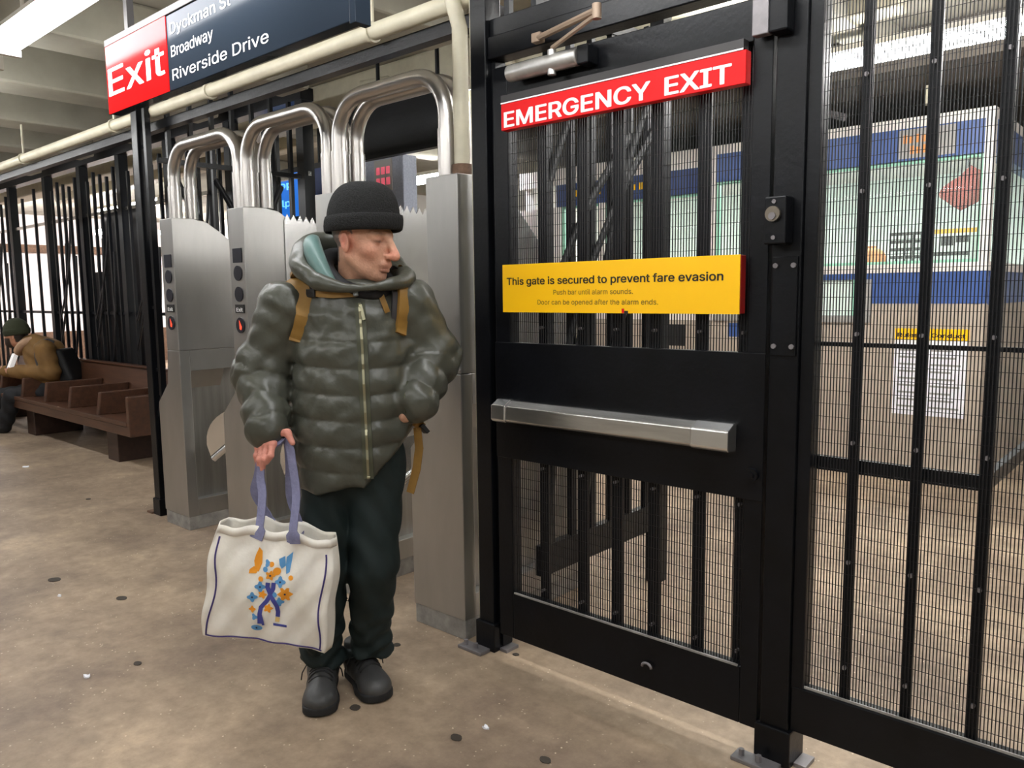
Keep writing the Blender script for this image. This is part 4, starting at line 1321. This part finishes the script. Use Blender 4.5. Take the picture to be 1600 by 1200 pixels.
def front_f(r, u, fn=jacket_sdf):
    f_ = np.arange(.34, -.16, -.003)
    P = np.stack([np.full_like(f_, r), f_, np.full_like(f_, u)], 1)
    d = fn(P)
    k_ = np.argmax(d < 0)
    return f_[k_] if d.min() < 0 else -.05
def ribbon(path, wid, th, wdir):
    """flat band along man-local points; wdir = across direction per point or one vector"""
    m_ = MB()
    A = []
    P_ = [np.array(p, float) for p in path]
    for i, p in enumerate(P_):
        t = P_[min(i + 1, len(P_) - 1)] - P_[max(i - 1, 0)]
        t /= np.linalg.norm(t) + 1e-9
        wv = np.array(wdir[i] if isinstance(wdir, list) else wdir, float)
        wv = wv - t * (wv @ t)
        wv /= np.linalg.norm(wv) + 1e-9
        nv = np.cross(t, wv)
        hw = (wid[i] if isinstance(wid, (list, tuple)) else wid) / 2
        A.append([mw(p + wv * hw + nv * th / 2), mw(p - wv * hw + nv * th / 2), mw(p - wv * hw - nv * th / 2), mw(p + wv * hw - nv * th / 2), mw(p + wv * hw + nv * th / 2)])
    m_.grid(A)
    k_ = len(A)
    m_.f.append((0, 1, 2, 3))
    b_ = (k_ - 1) * 5
    m_.f.append((b_, b_ + 1, b_ + 2, b_ + 3))
    return m_
def on_front(pts, o, lift):
    out = []
    for (u_, v_) in pts:
        q = ml(u_, v_, o)
        q[1] = front_f(q[0], q[2]) + lift
        q2 = ml(u_, v_, q[1])
        q2[1] = front_f(q2[0], q2[2]) + lift
        out.append(q2)
    return out
def densify(pts, n=6):
    out = []
    for a, b in zip(pts[:-1], pts[1:]):
        for i in range(n):
            s_ = i / n
            out.append((a[0] * (1 - s_) + b[0] * s_, a[1] * (1 - s_) + b[1] * s_))
    return out + [pts[-1]]
zp = on_front(densify([(562, 474), (566, 530), (569, 600), (573, 680), (576, 748)], 9), .16, .004)
ribbon(zp, .034, .006, (1, 0, 0)).build('zip_flap', 'jacket_trim', jk, smooth='auto')
ribbon([p + np.array([0, .0045, 0]) for p in zp], .008, .004, (1, 0, 0)).build('zip_teeth', 'zip_metal', jk)
for (a, b) in (((563, 476), (569, 500)), ((576, 745), (577, 757))):
    q = on_front([a, b], .16, .012)
    ribbon(q, .010, .004, (1, 0, 0)).build('zip_pull', 'zip_metal', jk)
q = on_front([(555, 452), (556, 462)], .16, .022)
MB().tube([mw(p) for p in q], .0085, 10).build('cord_lock', 'pearl_grey', jk, smooth=True)
# pocket edge where the hand goes in
q = on_front([(637, 596), (632, 620), (634, 645)], .1, .003)
MB().tube([mw(p) for p in q], .004, 6).build('pocket_edge', 'jacket_trim', jk, smooth=True)
# hood lying on the shoulders
def smooth_loop(pts, rad, n=8, closed=True):
    P_, R_, m_ = [np.array(p, float) for p in pts], list(rad), len(pts)
    op, orr = [], []
    rngq = range(m_ if closed else m_ - 1)
    for i in rngq:
        i0, i1, i2, i3 = ((i - 1) % m_, i, (i + 1) % m_, (i + 2) % m_) if closed else (max(i - 1, 0), i, i + 1, min(i + 2, m_ - 1))
        for j in range(n):
            t = j / n
            c = lambda a, b, c_, d_: .5 * ((2 * b) + (-a + c_) * t + (2 * a - 5 * b + 4 * c_ - d_) * t * t + (-a + 3 * b - 3 * c_ + d_) * t ** 3)
            op.append(c(P_[i0], P_[i1], P_[i2], P_[i3]))
            orr.append(c(R_[i0], R_[i1], R_[i2], R_[i3]))
    if not closed:
        op.append(P_[-1])
        orr.append(R_[-1])
    return op, orr
HOOD = [(.125, .150, 1.445), (.04, .150, 1.448), (-.05, .118, 1.474), (-.108, .03, 1.535), (-.095, -.06, 1.590), (-.01, -.110, 1.60), (.12, -.11, 1.555), (.215, -.03, 1.495), (.240, .06, 1.470), (.20, .125, 1.455)]
HR = [.012, .018, .030, .042, .044, .048, .048, .040, .027, .017]
hp2, hr2 = smooth_loop(HOOD, HR)
def hood_sdf(P):
    d = None
    for i in range(len(hp2)):
        j = (i + 1) % len(hp2)
        e = capsule(P, hp2[i], hp2[j], hr2[i], hr2[j])
        d = e if d is None else np.minimum(d, e)
    d2 = smin(d, ellipsoid(P, (-.0, -.15, 1.47), (.13, .06, .12)), .05)
    return d2 - wob(P, 34, .005) - wob(P[:, [1, 2, 0]], 70, .0015)
me, V = sdf_mesh(hood_sdf, (-.20, -.25, 1.30), (.30, .22, 1.68), .0062, man_w, 'hood')
link_mesh('hood', me, 'jacket_olive', jk, smooth=True)
lp, lr = smooth_loop([(-.078, -.035, 1.612), (-.072, .03, 1.592), (-.046, .082, 1.540), (-.01, .118, 1.485), (.03, .138, 1.442)], [.018, .030, .031, .024, .012], closed=False)
MB().tube([mw(p) for p in lp], lr, 14).build('hood_lining', 'lining_teal', jk, smooth=True)
sp_, sr_ = smooth_loop([(.15, .108, 1.425), (.05, .108, 1.448), (-.018, .066, 1.505), (-.028, -.02, 1.55), (.04, -.07, 1.55), (.13, -.05, 1.51), (.185, .03, 1.455)], [.020, .024, .028, .030, .03, .028, .022])
MB().tube([mw(p) for p in sp_], sr_, 12, closed=True).build('scarf', 'scarf_black', man, smooth=True)

# trousers
def trouser_sdf(P):
    u = P[:, 2]
    d = ellipsoid(P, (.035, 0, .86), (.172, .132, .17))
    lw = chain(P, LEGL[:2] + [(LEGL[2][0], LEGL[2][1], .05)], [.103, .084, .066], .03)
    rw = chain(P, LEGR[:2] + [(LEGR[2][0], LEGR[2][1], .05)], [.100, .084, .068], .03)
    d = smin(d, smin(lw, rw, .012), .03)
    low = np.clip((.34 - u) / .2, 0, 1)
    d -= low * .007 * np.sin(u * 95 + 2.2 * np.sin(P[:, 0] * 40) + P[:, 1] * 20)
    d -= .004 * np.sin(u * 42 + P[:, 0] * 60 + 1.5 * np.sin(P[:, 1] * 35))
    d -= .010 * np.exp(-((u - .115) / .03) ** 2)
    return smax(smax(d, .100 + .02 * np.sin(P[:, 0] * 25) - u, .012), u - 1.0, .01)
me, V = sdf_mesh(trouser_sdf, (-.24, -.18, .04), (.28, .20, 1.03), .0065, man_w, 'trousers')
link_mesh('trousers', me, 'trouser_green', man, smooth=True)

# shoes
def shoe(toe, heel_dir, name_i):
    toe, dv = np.array(toe, float), np.array(heel_dir, float)
    dv /= np.linalg.norm(dv)
    lat = np.array([-dv[1], dv[0]])
    L = .295
    org = toe - dv * L
    def sw(V):
        V = np.atleast_2d(V)
        rr = org[None, :] + V[:, :1] * dv + V[:, 1:2] * 1.18 * lat
        return man_w(np.concatenate([rr, V[:, 2:3]], 1))
    def upper(P):
        d = ellipsoid(P, (.225, 0, .040), (.066, .050, .044))
        d = smin(d, ellipsoid(P, (.12, 0, .055), (.11, .044, .060)), .03)
        d = smin(d, ellipsoid(P, (.05, 0, .06), (.05, .041, .07)), .03)
        d = smin(d, capsule(P, (.058, 0, .08), (.05, 0, .135), .042, .044), .025)
        d -= .0025 * np.exp(-((P[:, 0] - .175 + .4 * np.abs(P[:, 1])) / .006) ** 2)
        d = smax(d, np.linalg.norm(P[:, :2] - np.array([.05, 0]), axis=1) * 0 + P[:, 2] - .15, .01)
        return smax(d, .022 - P[:, 2], .004)
    def sole(P):
        h = np.clip((P[:, 0] - .045) / .195, 0, 1)
        rad = np.interp(h, [0, .35, .75, 1], [.044, .040, .054, .050])
        q = np.sqrt((P[:, 0] - (.045 + .195 * h)) ** 2 + P[:, 1] ** 2) - rad
        zc = np.abs(P[:, 2] - (.016 + .006 * np.clip((P[:, 0] - .24) / .06, 0, 1))) - .0155
        return smax(q, zc, .006) - .0005
    a, _ = sdf_mesh(upper, (-.02, -.08, 0), (.32, .08, .18), .005, sw, 'shoe')
    s_o = link_mesh('shoe', a, 'shoe_leather', man, smooth=True)
    b, _ = sdf_mesh(sole, (-.02, -.08, -.005), (.32, .08, .05), .005, sw, 'sole')
    link_mesh('sole', b, 'rubber', s_o, smooth=True)
    for i, x in enumerate((.170, .152, .134, .116)):
        pts = []
        for yy in (-.034, -.024, -.012, 0, .012, .024, .034):
            zz = np.arange(.19, .02, -.002)
            dd = upper(np.stack([np.full_like(zz, x + .018), np.full_like(zz, yy), zz], 1))
            pts.append((x + .018, yy, zz[np.argmax(dd < 0)] + .002))
        MB().tube([sw(np.array(p))[0] for p in pts], .0032, 6).build('lace', 'buckle_black', s_o, smooth=True)
    for sg_ in (-1, 1):
        pts = [(.125, sg_ * .025, .115), (.12, sg_ * .045, .112), (.118, sg_ * .058, .085), (.116, sg_ * .062, .058)]
        MB().tube([sw(np.array(p))[0] for p in pts], .0022, 6).build('lace_end', 'buckle_black', s_o, smooth=True)
shoe((-.070, .203), (.16, .97), 0)
shoe((.128, .108), (.50, .86), 1)

# backpack on the man's back; only its straps show
bk = thing('backpack', 'backpack worn by the standing person, with tan shoulder and chest straps', 'backpack', tuple(mw((.06, -.24, 1.0))))
def pack_sdf(P):
    q = np.abs(P - np.array([.06, -.275, 1.18])) - np.array([.115, .055, .20])
    return np.linalg.norm(np.maximum(q, 0), axis=1) + np.minimum(q.max(1), 0) - .035
me, V = sdf_mesh(pack_sdf, (-.12, -.40, .90), (.24, -.15, 1.45), .012, man_w, 'pack')
link_mesh('pack_body', me, 'strap_dark', bk, smooth=True)
sl_ = on_front(densify([(466, 430), (474, 458), (476, 490), (470, 515), (463, 535)], 5), .12, .007)
top = [np.array([-.105, -.06, 1.505]), np.array([-.108, .0, 1.515]), np.array([-.105, .05, 1.503])]
ribbon(top + sl_, .056, .012, (1, 0, .1)).build('shoulder_strap', 'strap_tan', bk, smooth='auto')
ribbon([p + np.array([.026, -.004, 0]) for p in top + sl_], .045, .012, (1, 0, .1)).build('strap_pad', 'strap_dark', bk, smooth='auto')
sr2 = on_front(densify([(629, 432), (631, 462), (629, 495), (625, 522)], 5), .06, .007)
top2 = [np.array([.225, -.05, 1.50]), np.array([.232, .01, 1.512])]
ribbon(top2 + sr2, .040, .012, (.7, -.7, 0)).build('shoulder_strap', 'strap_tan', bk, smooth='auto')
ribbon([p + np.array([-.024, .004, 0]) for p in top2 + sr2], .030, .010, (.7, -.5, 0)).build('strap_pad', 'strap_dark', bk, smooth='auto')
cs = on_front(densify([(490, 459), (520, 461), (555, 459), (590, 451), (622, 446)], 6), .15, .012)
ribbon(cs, .020, .005, (0, 0, 1)).build('chest_strap', 'strap_tan', bk, smooth='auto')
for (a, b) in (((478, 458), (492, 459)), ((597, 450), (612, 447))):
    ribbon(on_front([a, b], .15, .016), .026, .012, (0, 0, 1)).build('buckle', 'buckle_black', bk, bevel=.002)
ribbon(on_front(densify([(594, 455), (600, 472), (606, 488)], 3), .15, .012), .018, .004, (1, 0, 0)).build('strap_tail', 'strap_tan', bk, smooth='auto')
bt_ = [ml(640, 652, .05), ml(652, 660, .045), ml(659, 668, .03)]
ribbon(bt_, .034, .010, (0, .3, 1)).build('hip_belt', 'strap_tan', bk)
ribbon([ml(657, 664, .04), ml(667, 676, .035)], .038, .014, (.6, 0, -.7)).build('hip_buckle', 'buckle_black', bk, bevel=.003)
ribbon([ml(652, 668, .04), ml(655, 700, .04), ml(651, 732, .04), ml(641, 770, .04)], [.028, .030, .030, .028], .004, (1, .3, 0)).build('belt_tail', 'strap_tan', bk, smooth='auto')

# ------------------------------------------------------------------ tote bag
tb = thing('tote_bag', 'cream cotton tote bag with violet handles and butterfly print', 'bag', tuple(mw((-.23, .2, .3))))
BO = np.array([-.224, .205, .302])         # bottom centre, man-local
BW = np.array([.982, 0, -.155])
BW /= np.linalg.norm(BW)
BU = np.array([.125, -.03, .99])
BU /= np.linalg.norm(BU)
BN = np.cross(BU, BW)
BN = BN if BN[1] > 0 else -BN
HBAG = .372
def bag_pt(s_, t):
    """s_ = 0..1 around (front 0-.36, right .36-.5, back .5-.86, left .86-1), t = 0..1 height"""
    hw = .196 - .012 * t + .010 * math.sin(math.pi * t)
    dp = .055 + .016 * math.sin(math.pi * min(1, t * 1.2)) - .012 * t
    pts = [(-hw, dp), (hw, dp), (hw + .012, 0), (hw, -dp), (-hw, -dp), (-hw - .012, 0), (-hw, dp)]
    brk = [0, .36, .43, .5, .86, .93, 1.0]
    x = np.interp(s_, brk, [p[0] for p in pts])
    y = np.interp(s_, brk, [p[1] for p in pts])
    if s_ <= .36:
        a = s_ / .36
        y += .022 * math.sin(math.pi * a) * (.4 + .6 * math.sin(math.pi * min(1, t * .95)))
        y -= .010 * t * t * (math.cos(2 * math.pi * (a - .5) * 2) * .5 - .2)
    elif .5 <= s_ <= .86:
        y -= .015 * math.sin(math.pi * (s_ - .5) / .36)
    z = t * HBAG
    # slack top edge: high at the handles, sagging to the corners
    sag = (abs(x) / .196) ** 3 * .020 + .008 * math.cos(x * 48)
    z -= sag * t ** 4
    z += (.012 * math.cos(x * 9) - .006) * (1 - t) ** 3
    y += .006 * math.sin(x * 34 + z * 16) * math.sin(z * 14 + 1) + .003 * math.sin(x * 70 - z * 45)
    x += .006 * math.sin(z * 26 + (1 if x > 0 else 4)) * (abs(x) > .15)
    return BO + BW * x + BN * y + BU * z
NS, NT = 100, 34
gridp = [[mw(bag_pt(i / NS, j / NT)) for i in range(NS + 1)] for j in range(NT + 1)]
mb_ = MB().grid(gridp)
ctr = len(mb_.v)
mb_.v.append(tuple(mw(BO + BU * .004)))
for i in range(NS):
    mb_.f.append((i, i + 1, ctr))
mb_.build('bag_body', 'bag_cotton', tb, smooth=True, solid=.003)
def bag_line(fs, lift=.003, n=26):
    out = []
    for q in range(n + 1):
        s_, t = fs(q / n)
        out.append(mw(bag_pt(s_, t) + BN * lift))
    return out
MB().tube(bag_line(lambda t: (.012 + .016 * math.sin(t * 3), .02 + .87 * t)), .0028, 6).build('piping', 'bag_piping', tb, smooth=True)
MB().tube(bag_line(lambda t: (.344 - .006 * math.sin(t * 3), .02 + .84 * t)), .0028, 6).build('piping', 'bag_piping', tb, smooth=True)
MB().tube(bag_line(lambda t: (.01 + .34 * t, .012), lift=.002), .0026, 6).build('piping', 'bag_piping', tb, smooth=True)
hm = [[mw(bag_pt(i / NS, t) + (BN * lf_ if i < 43 else -BN * lf_)) for i in range(NS + 1)] for t, lf_ in ((.925, .0035), (1.004, .0035))]
MB().grid(hm).build('top_hem', 'bag_cotton', tb, smooth=True, solid=.002)
def fp_(x, t, lift=.003):
    """front-panel point from x metres and height share"""
    return bag_pt(float(np.clip((x / .39 + .5) * .36, 0, .36)), t) + BN * lift
def bp2(x, t, lift=.003):
    return bag_pt(float(np.clip(.5 + (.5 - x / .39) * .36, .5, .86)), t) - BN * lift
hold_l, hold_r = ml(411, 707, .148), ml(446, 690, .140)
fl, frr = [fp_(-.055, .90), fp_(-.050, 1.0)], [fp_(.072, .90), fp_(.066, 1.0)]
def sling(pts):
    q, _ = smooth_loop(pts, [1] * len(pts), 6, closed=False)
    return q
h1 = sling([fl[0], fl[1], ml(410, 775, .20), ml(407, 742, .165), hold_l, (hold_l + hold_r) / 2 + np.array([0, 0, .012]), hold_r + np.array([.008, .004, 0]), ml(457, 725, .165), ml(463, 775, .20), frr[1], frr[0]])
ribbon(h1, [.046 if (i < 6 or i > len(h1) - 7) else .028 for i in range(len(h1))], .004, (1, .25, 0)).build('handle', 'bag_strap', tb, smooth='auto')
h2 = sling([bp2(-.06, .90), bp2(-.056, 1.0), ml(398, 772, .135), ml(403, 742, .14), hold_l + np.array([-.004, -.01, 0]), (hold_l + hold_r) / 2 + np.array([0, -.012, .008]), hold_r + np.array([0, -.012, 0]), ml(452, 725, .13), ml(453, 775, .13), bp2(.05, 1.0), bp2(.052, .90)])
ribbon(h2, [.044 if (i < 6 or i > len(h2) - 7) else .028 for i in range(len(h2))], .004, (1, .25, 0)).build('handle', 'bag_strap', tb, smooth='auto')
# printed bouquet, butterflies and ribbon: thin shapes that follow the cloth
def pix_bag(u_, v_):
    """bag-front coordinates (x, t) of a photo point"""
    q = ml(u_, v_, .27) - BO
    return q @ BW, (q @ BU) / HBAG
def decal(name, pts, m_, lift=.0032):
    b_ = MB()
    c = np.mean(pts, 0)
    xs = [pix_bag(*p) for p in pts]
    cx = pix_bag(*c)
    k0 = len(b_.v)
    b_.v.append(tuple(mw(fp_(*cx, lift))))
    n = len(xs)
    for ring_ in (.5, 1.0):
        for p in xs:
            b_.v.append(tuple(mw(fp_(cx[0] + (p[0] - cx[0]) * ring_, cx[1] + (p[1] - cx[1]) * ring_, lift))))
    for i in range(n):
        j = (i + 1) % n
        b_.f.append((0, 1 + i, 1 + j))
        b_.f.append((1 + i, 1 + n + i, 1 + n + j, 1 + j))
    return b_.build(name, m_, tb)
def blob(cx, cy, r_, petals=0, n=20, sq=1.0):
    return [(cx + r_ * (1 + (.28 * math.cos(petals * a) if petals else 0)) * math.cos(a), cy + sq * r_ * (1 + (.28 * math.cos(petals * a) if petals else 0)) * math.sin(a)) for a in np.linspace(0, 2 * math.pi, n + 1)[:-1]]
decal('butterfly_wing', [(409, 857), (414, 862), (414, 880), (409, 893), (403, 892), (401, 878), (404, 868)], 'print_orange')
decal('butterfly_wing', [(408, 890), (405, 896), (393, 897), (394, 891), (401, 886)], 'print_orange')
decal('butterfly_wing', [(441, 873), (450, 870), (451, 884), (445, 888), (442, 882)], 'print_blue')
decal('butterfly_wing', [(452, 872), (462, 865), (460, 876), (457, 893), (452, 896), (451, 884)], 'print_blue')
for (u_, v_, r_, p_, m_) in ((428, 897, 6.5, 5, 'print_orange'), (438, 891, 6, 0, 'print_orange'), (443, 907, 7, 4, 'print_blue'), (450, 925, 9.5, 6, 'print_orange'),
                             (412, 915, 7, 4, 'print_blue'), (420, 888, 4, 0, 'print_blue'), (424, 879, 5, 3, 'print_blue'), (430, 880, 4, 0, 'print_orange'),
                             (415, 927, 5.5, 5, 'print_orange'), (400, 931, 6.5, 4, 'print_blue'), (424, 947, 6, 5, 'print_orange'), (441, 937, 6, 4, 'print_blue'),
                             (434, 926, 4, 0, 'print_blue'), (459, 901, 3.5, 0, 'print_orange'), (413, 903, 4, 0, 'print_orange'), (399, 950, 4.5, 4, 'print_orange'),
                             (402, 962, 4.5, 3, 'print_blue'), (404, 980, 9, 0, 'print_blue')):
    decal('flower', blob(u_, v_, r_, p_, sq=.55 if v_ == 980 else 1.0), m_)
    if r_ > 6:
        decal('flower_centre', blob(u_, v_, 1.6, 0, 8), 'print_dark', .0045)
def stripe(pts, w_, m_, name):
    return ribbon([fp_(*pix_bag(*p), .0042) for p in pts], w_, .0006, BW).build(name, m_, tb)
stripe([(424, 908), (423, 915), (427, 924), (432, 934), (437, 944), (438, 953), (437, 961)], .014, 'print_violet', 'printed_ribbon')
stripe([(433, 908), (432, 917), (428, 926), (422, 936), (413, 946), (411, 956), (410, 972)], .014, 'print_violet', 'printed_ribbon')
stripe([(412, 955), (414, 965), (415, 975)], .008, 'print_violet', 'printed_ribbon')
stripe([(437, 962), (436, 969)], .014, 'print_gold', 'printed_ribbon_end')
decal('small_print', [(430, 971), (450, 974), (450, 978), (430, 975)], 'print_violet', .004)

# ------------------------------------------------------------------ the seated person on the bench
mat('coat_tan', rgb(120, 88, 44), 0.8, var=0.2, vscale=8, bump=0.3, bscale=14)
mat('hat_green', rgb(50, 54, 36), 0.95, bump=0.4, bscale=80)
mat('trouser_black', rgb(20, 20, 24), 0.8, bump=0.2, bscale=14)
mat('fleece', rgb(170, 138, 112), 0.9, bump=0.4, bscale=60)
mat('pack_black', rgb(14, 14, 16), 0.7)
SIT = ground(88, 612, .42)
SIT[2] = 0
SR = RW @ np.array([1.0, 0, 0]); SR[2] = 0; SR /= np.linalg.norm(SR)
SF = np.array([SR[1], -SR[0], 0])
def sit_w(V):
    V = np.atleast_2d(V)
    return SIT + V[:, :1] * SR + V[:, 1:2] * SF + V[:, 2:3] * np.array([0, 0, 1.0])
def sl(u, v, o=0.0):
    d = ray(u, v)
    t = ((SIT - CAM) @ SF + o) / (d @ SF)
    P = CAM + d * t - SIT
    return np.array([P @ SR, o, P[2]])
hips, chest_, neck_ = sl(88, 598), sl(68, 556), sl(42, 532)
hd_ = sl(24, 522, .03)
sh_n, el_n, wr_n = sl(70, 546, .17), sl(80, 582, .20), sl(22, 582, .16)
sh_f, el_f, wr_f = sl(64, 548, -.17), sl(66, 582, -.2), sl(10, 580, -.05)
kn_n, an_n = sl(20, 621, .16), sl(8, 668, .16)
kn_f, an_f = sl(8, 619, -.14), sl(-10, 662, -.14)
FWD = sl(0, 540) - sl(60, 540)
FWD /= np.linalg.norm(FWD)
def seated_body(P):
    d = ellipsoid(P, hd_ + np.array([0, 0, -.01]), (.105, .078, .12))
    d = smin(d, sphere(P, hd_ + np.array([-.10, 0, -.055]), .022), .02)
    d = smin(d, sphere(P, hd_ + np.array([-.06, 0, -.10]), .05), .03)
    d = smin(d, ellipsoid(P, hd_ + np.array([.02, .078, -.03]), (.018, .012, .03)), .01)
    d = smin(d, capsule(P, hd_ + np.array([.03, 0, -.08]), neck_ + np.array([.06, 0, -.06]), .055, .06), .02)
    d = smin(d, chain(P, [chest_, hips], [.13, .13]), .05)
    for s_, e_, w_, fd in ((sh_n, el_n, wr_n, 1), (sh_f, el_f, wr_f, -1)):
        d = smin(d, chain(P, [s_, e_, w_], [.05, .042, .03]), .03)
        for q in range(4):
            b_ = w_ + np.array([-.055, .028 - .018 * q, .005])
            d = smin(d, chain(P, [w_ + np.array([-.02, .012 - .008 * q, 0]), b_, b_ + np.array([-.02, 0, .035])], [.014, .011, .009]), .01)
        d = smin(d, chain(P, [w_, w_ + np.array([-.03, .02, .03]), w_ + np.array([-.05, .01, .055])], [.014, .012, .009]), .01)
    for k_, a_ in ((kn_n, an_n), (kn_f, an_f)):
        d = smin(d, chain(P, [hips + np.array([0, k_[1] * .6, 0]), k_, a_], [.08, .06, .04]), .04)
    return d
lo_, hi_ = np.array([-1.0, -.40, 0.0]), np.array([.45, .40, 1.45])
me, V = sdf_mesh(seated_body, lo_, hi_, .011, sit_w, 'person')
cols = np.tile(np.array(rgb(196, 142, 114)), (len(V), 1))
q = V - hd_
bm_ = ((q[:, 2] < -.045) & (q[:, 0] < -.02) & (q[:, 2] > -.19) & (np.abs(q[:, 1]) < .12)).astype(float)[:, None]
cols = cols * (1 - bm_) + np.array(rgb(52, 40, 34)) * bm_
hm_ = ((q[:, 0] > .035) & (q[:, 2] > -.08) & (np.linalg.norm(q, axis=1) < .16)).astype(float)[:, None]
cols = cols * (1 - hm_) + np.array(rgb(48, 38, 32)) * hm_
paint(me, cols)
me.materials.append(MATS['skin'])
sm = bpy.data.objects.new('person', me)
COL.objects.link(sm)
tag(sm, 'seated person in a tan coat and green hat, bent over a phone on the bench', 'person')
def coat_sdf(P):
    d = chain(P, [hips + np.array([.0, 0, .02]), chest_ + np.array([.02, 0, 0]), neck_ + np.array([.07, 0, -.06])], [.195, .20, .13], .05)
    d = smax(d, np.abs(P[:, 1]) - .23, .05)
    d = smin(d, chain(P, [sh_n, el_n, wr_n], [.105, .09, .065], .03), .03)
    d = smin(d, chain(P, [sh_f, el_f, wr_f], [.10, .09, .065], .03), .03)
    d -= .006 * np.sin(P[:, 2] * 55 + P[:, 0] * 35) * np.sin(P[:, 1] * 20 + 1)
    d = smax(d, .41 - P[:, 2], .03)
    return d
me, V = sdf_mesh(coat_sdf, lo_, hi_, .013, sit_w, 'coat')
ctt = link_mesh('coat', me, 'coat_tan', sm, smooth=True)
cp, cr = smooth_loop([neck_ + np.array(p) for p in ((-.05, .09, -.10), (.04, .11, -.02), (.11, .0, .01), (.04, -.11, -.02), (-.05, -.09, -.10), (-.08, 0, -.13))], [.04, .045, .045, .045, .04, .035])
MB().tube([sit_w(p)[0] for p in cp], cr, 10, closed=True).build('fleece_collar', 'fleece', ctt, smooth=True)
def strousers(P):
    d = None
    for k_, a_ in ((kn_n, an_n), (kn_f, an_f)):
        e = chain(P, [hips + np.array([.02, k_[1] * .7, -.06]), k_, a_ + np.array([0, 0, .02])], [.115, .09, .07], .04)
        d = e if d is None else smin(d, e, .02)
    return d - .006 * np.sin(P[:, 2] * 40 + P[:, 0] * 40)
me, V = sdf_mesh(strousers, lo_, hi_, .014, sit_w, 'trousers')
link_mesh('trousers', me, 'trouser_black', sm, smooth=True)
for a_ in (an_n, an_f):
    def boot(P, a_=a_):
        d = smin(ellipsoid(P, a_ + np.array([-.11, 0, .035 - a_[2]]), (.14, .05, .05)), capsule(P, np.array([a_[0], a_[1], .05]), a_ + np.array([0, 0, .03]), .05, .05), .03)
        return smax(d, .002 - P[:, 2], .004)
    me, V = sdf_mesh(boot, a_ * np.array([1, 1, 0]) + np.array([-.32, -.1, -.02]), a_ * np.array([1, 1, 0]) + np.array([.12, .1, .25]), .012, sit_w, 'boot')
    link_mesh('boot', me, 'rubber', sm, smooth=True)
def beanie(P):
    c = hd_ + np.array([.015, 0, .045])
    d = ellipsoid(P, c, (.132, .105, .13))
    cut = c[2] - .045 + (P[:, 0] - c[0]) * .12
    d = smax(d, cut - P[:, 2], .012)
    return smin(d, np.maximum(ellipsoid(P, c, (.140, .112, .136)), np.maximum(cut - .012 - P[:, 2], P[:, 2] - cut - .05)), .006)
me, V = sdf_mesh(beanie, hd_ + np.array([-.2, -.2, -.15]), hd_ + np.array([.25, .2, .25]), .010, sit_w, 'beanie')
link_mesh('beanie', me, 'hat_green', sm, smooth=True)
ph = thing('phone', 'bright phone held by the seated person', 'phone', tuple(sit_w(sl(17, 568, .08))[0]))
mat('phone_white', rgb(240, 238, 236), 0.4, emit=(1, .97, .95), estr=.5)
pa_, pb_ = sl(14, 580, .06), sl(24, 553, .06)
dq = (pb_ - pa_) / np.linalg.norm(pb_ - pa_)
nq = np.array([-dq[2], 0, dq[0]])
pl_ = lambda w_, o_: [sit_w(pa_ + np.array([0, -.04, 0]) + nq * o_)[0], sit_w(pa_ + np.array([0, .04, 0]) + nq * o_)[0], sit_w(pb_ + np.array([0, .04, 0]) + nq * o_)[0], sit_w(pb_ + np.array([0, -.04, 0]) + nq * o_)[0]]
MB().prism(pl_(0, -.012), pl_(0, .012)).build('phone_screen', 'phone_white', ph)
MB().prism(pl_(0, .0125), pl_(0, .022)).build('phone_case', 'buckle_black', ph)
bp3 = thing('backpack', 'black backpack on the back of the seated person', 'backpack', tuple(sit_w(sl(108, 580))[0]))
pc = sl(104, 573)
tv = (chest_ - hips) / np.linalg.norm(chest_ - hips)
def spack(P):
    q = P - pc
    x = q @ np.array([tv[2], 0, -tv[0]])
    z = q @ tv
    w_ = np.stack([np.abs(x) - .05, np.abs(q[:, 1]) - .11, np.abs(z) - .15], 1)
    return np.linalg.norm(np.maximum(w_, 0), axis=1) + np.minimum(w_.max(1), 0) - .045
me, V = sdf_mesh(spack, pc - .35, pc + .35, .014, sit_w, 'pack')
link_mesh('pack_body', me, 'pack_black', bp3, smooth=True)
st_ = [sl(84, 536, .14), sl(70, 531, .17), sl(60, 540, .22), sl(58, 556, .225), sl(62, 572, .22)]
st_, _ = smooth_loop(st_, [1] * 5, 5, closed=False)
MB().tube([sit_w(p)[0] for p in st_], .032, 8, flat=.010, up=tuple(SR)).build('pack_strap', 'strap_dark', bp3, smooth='auto')
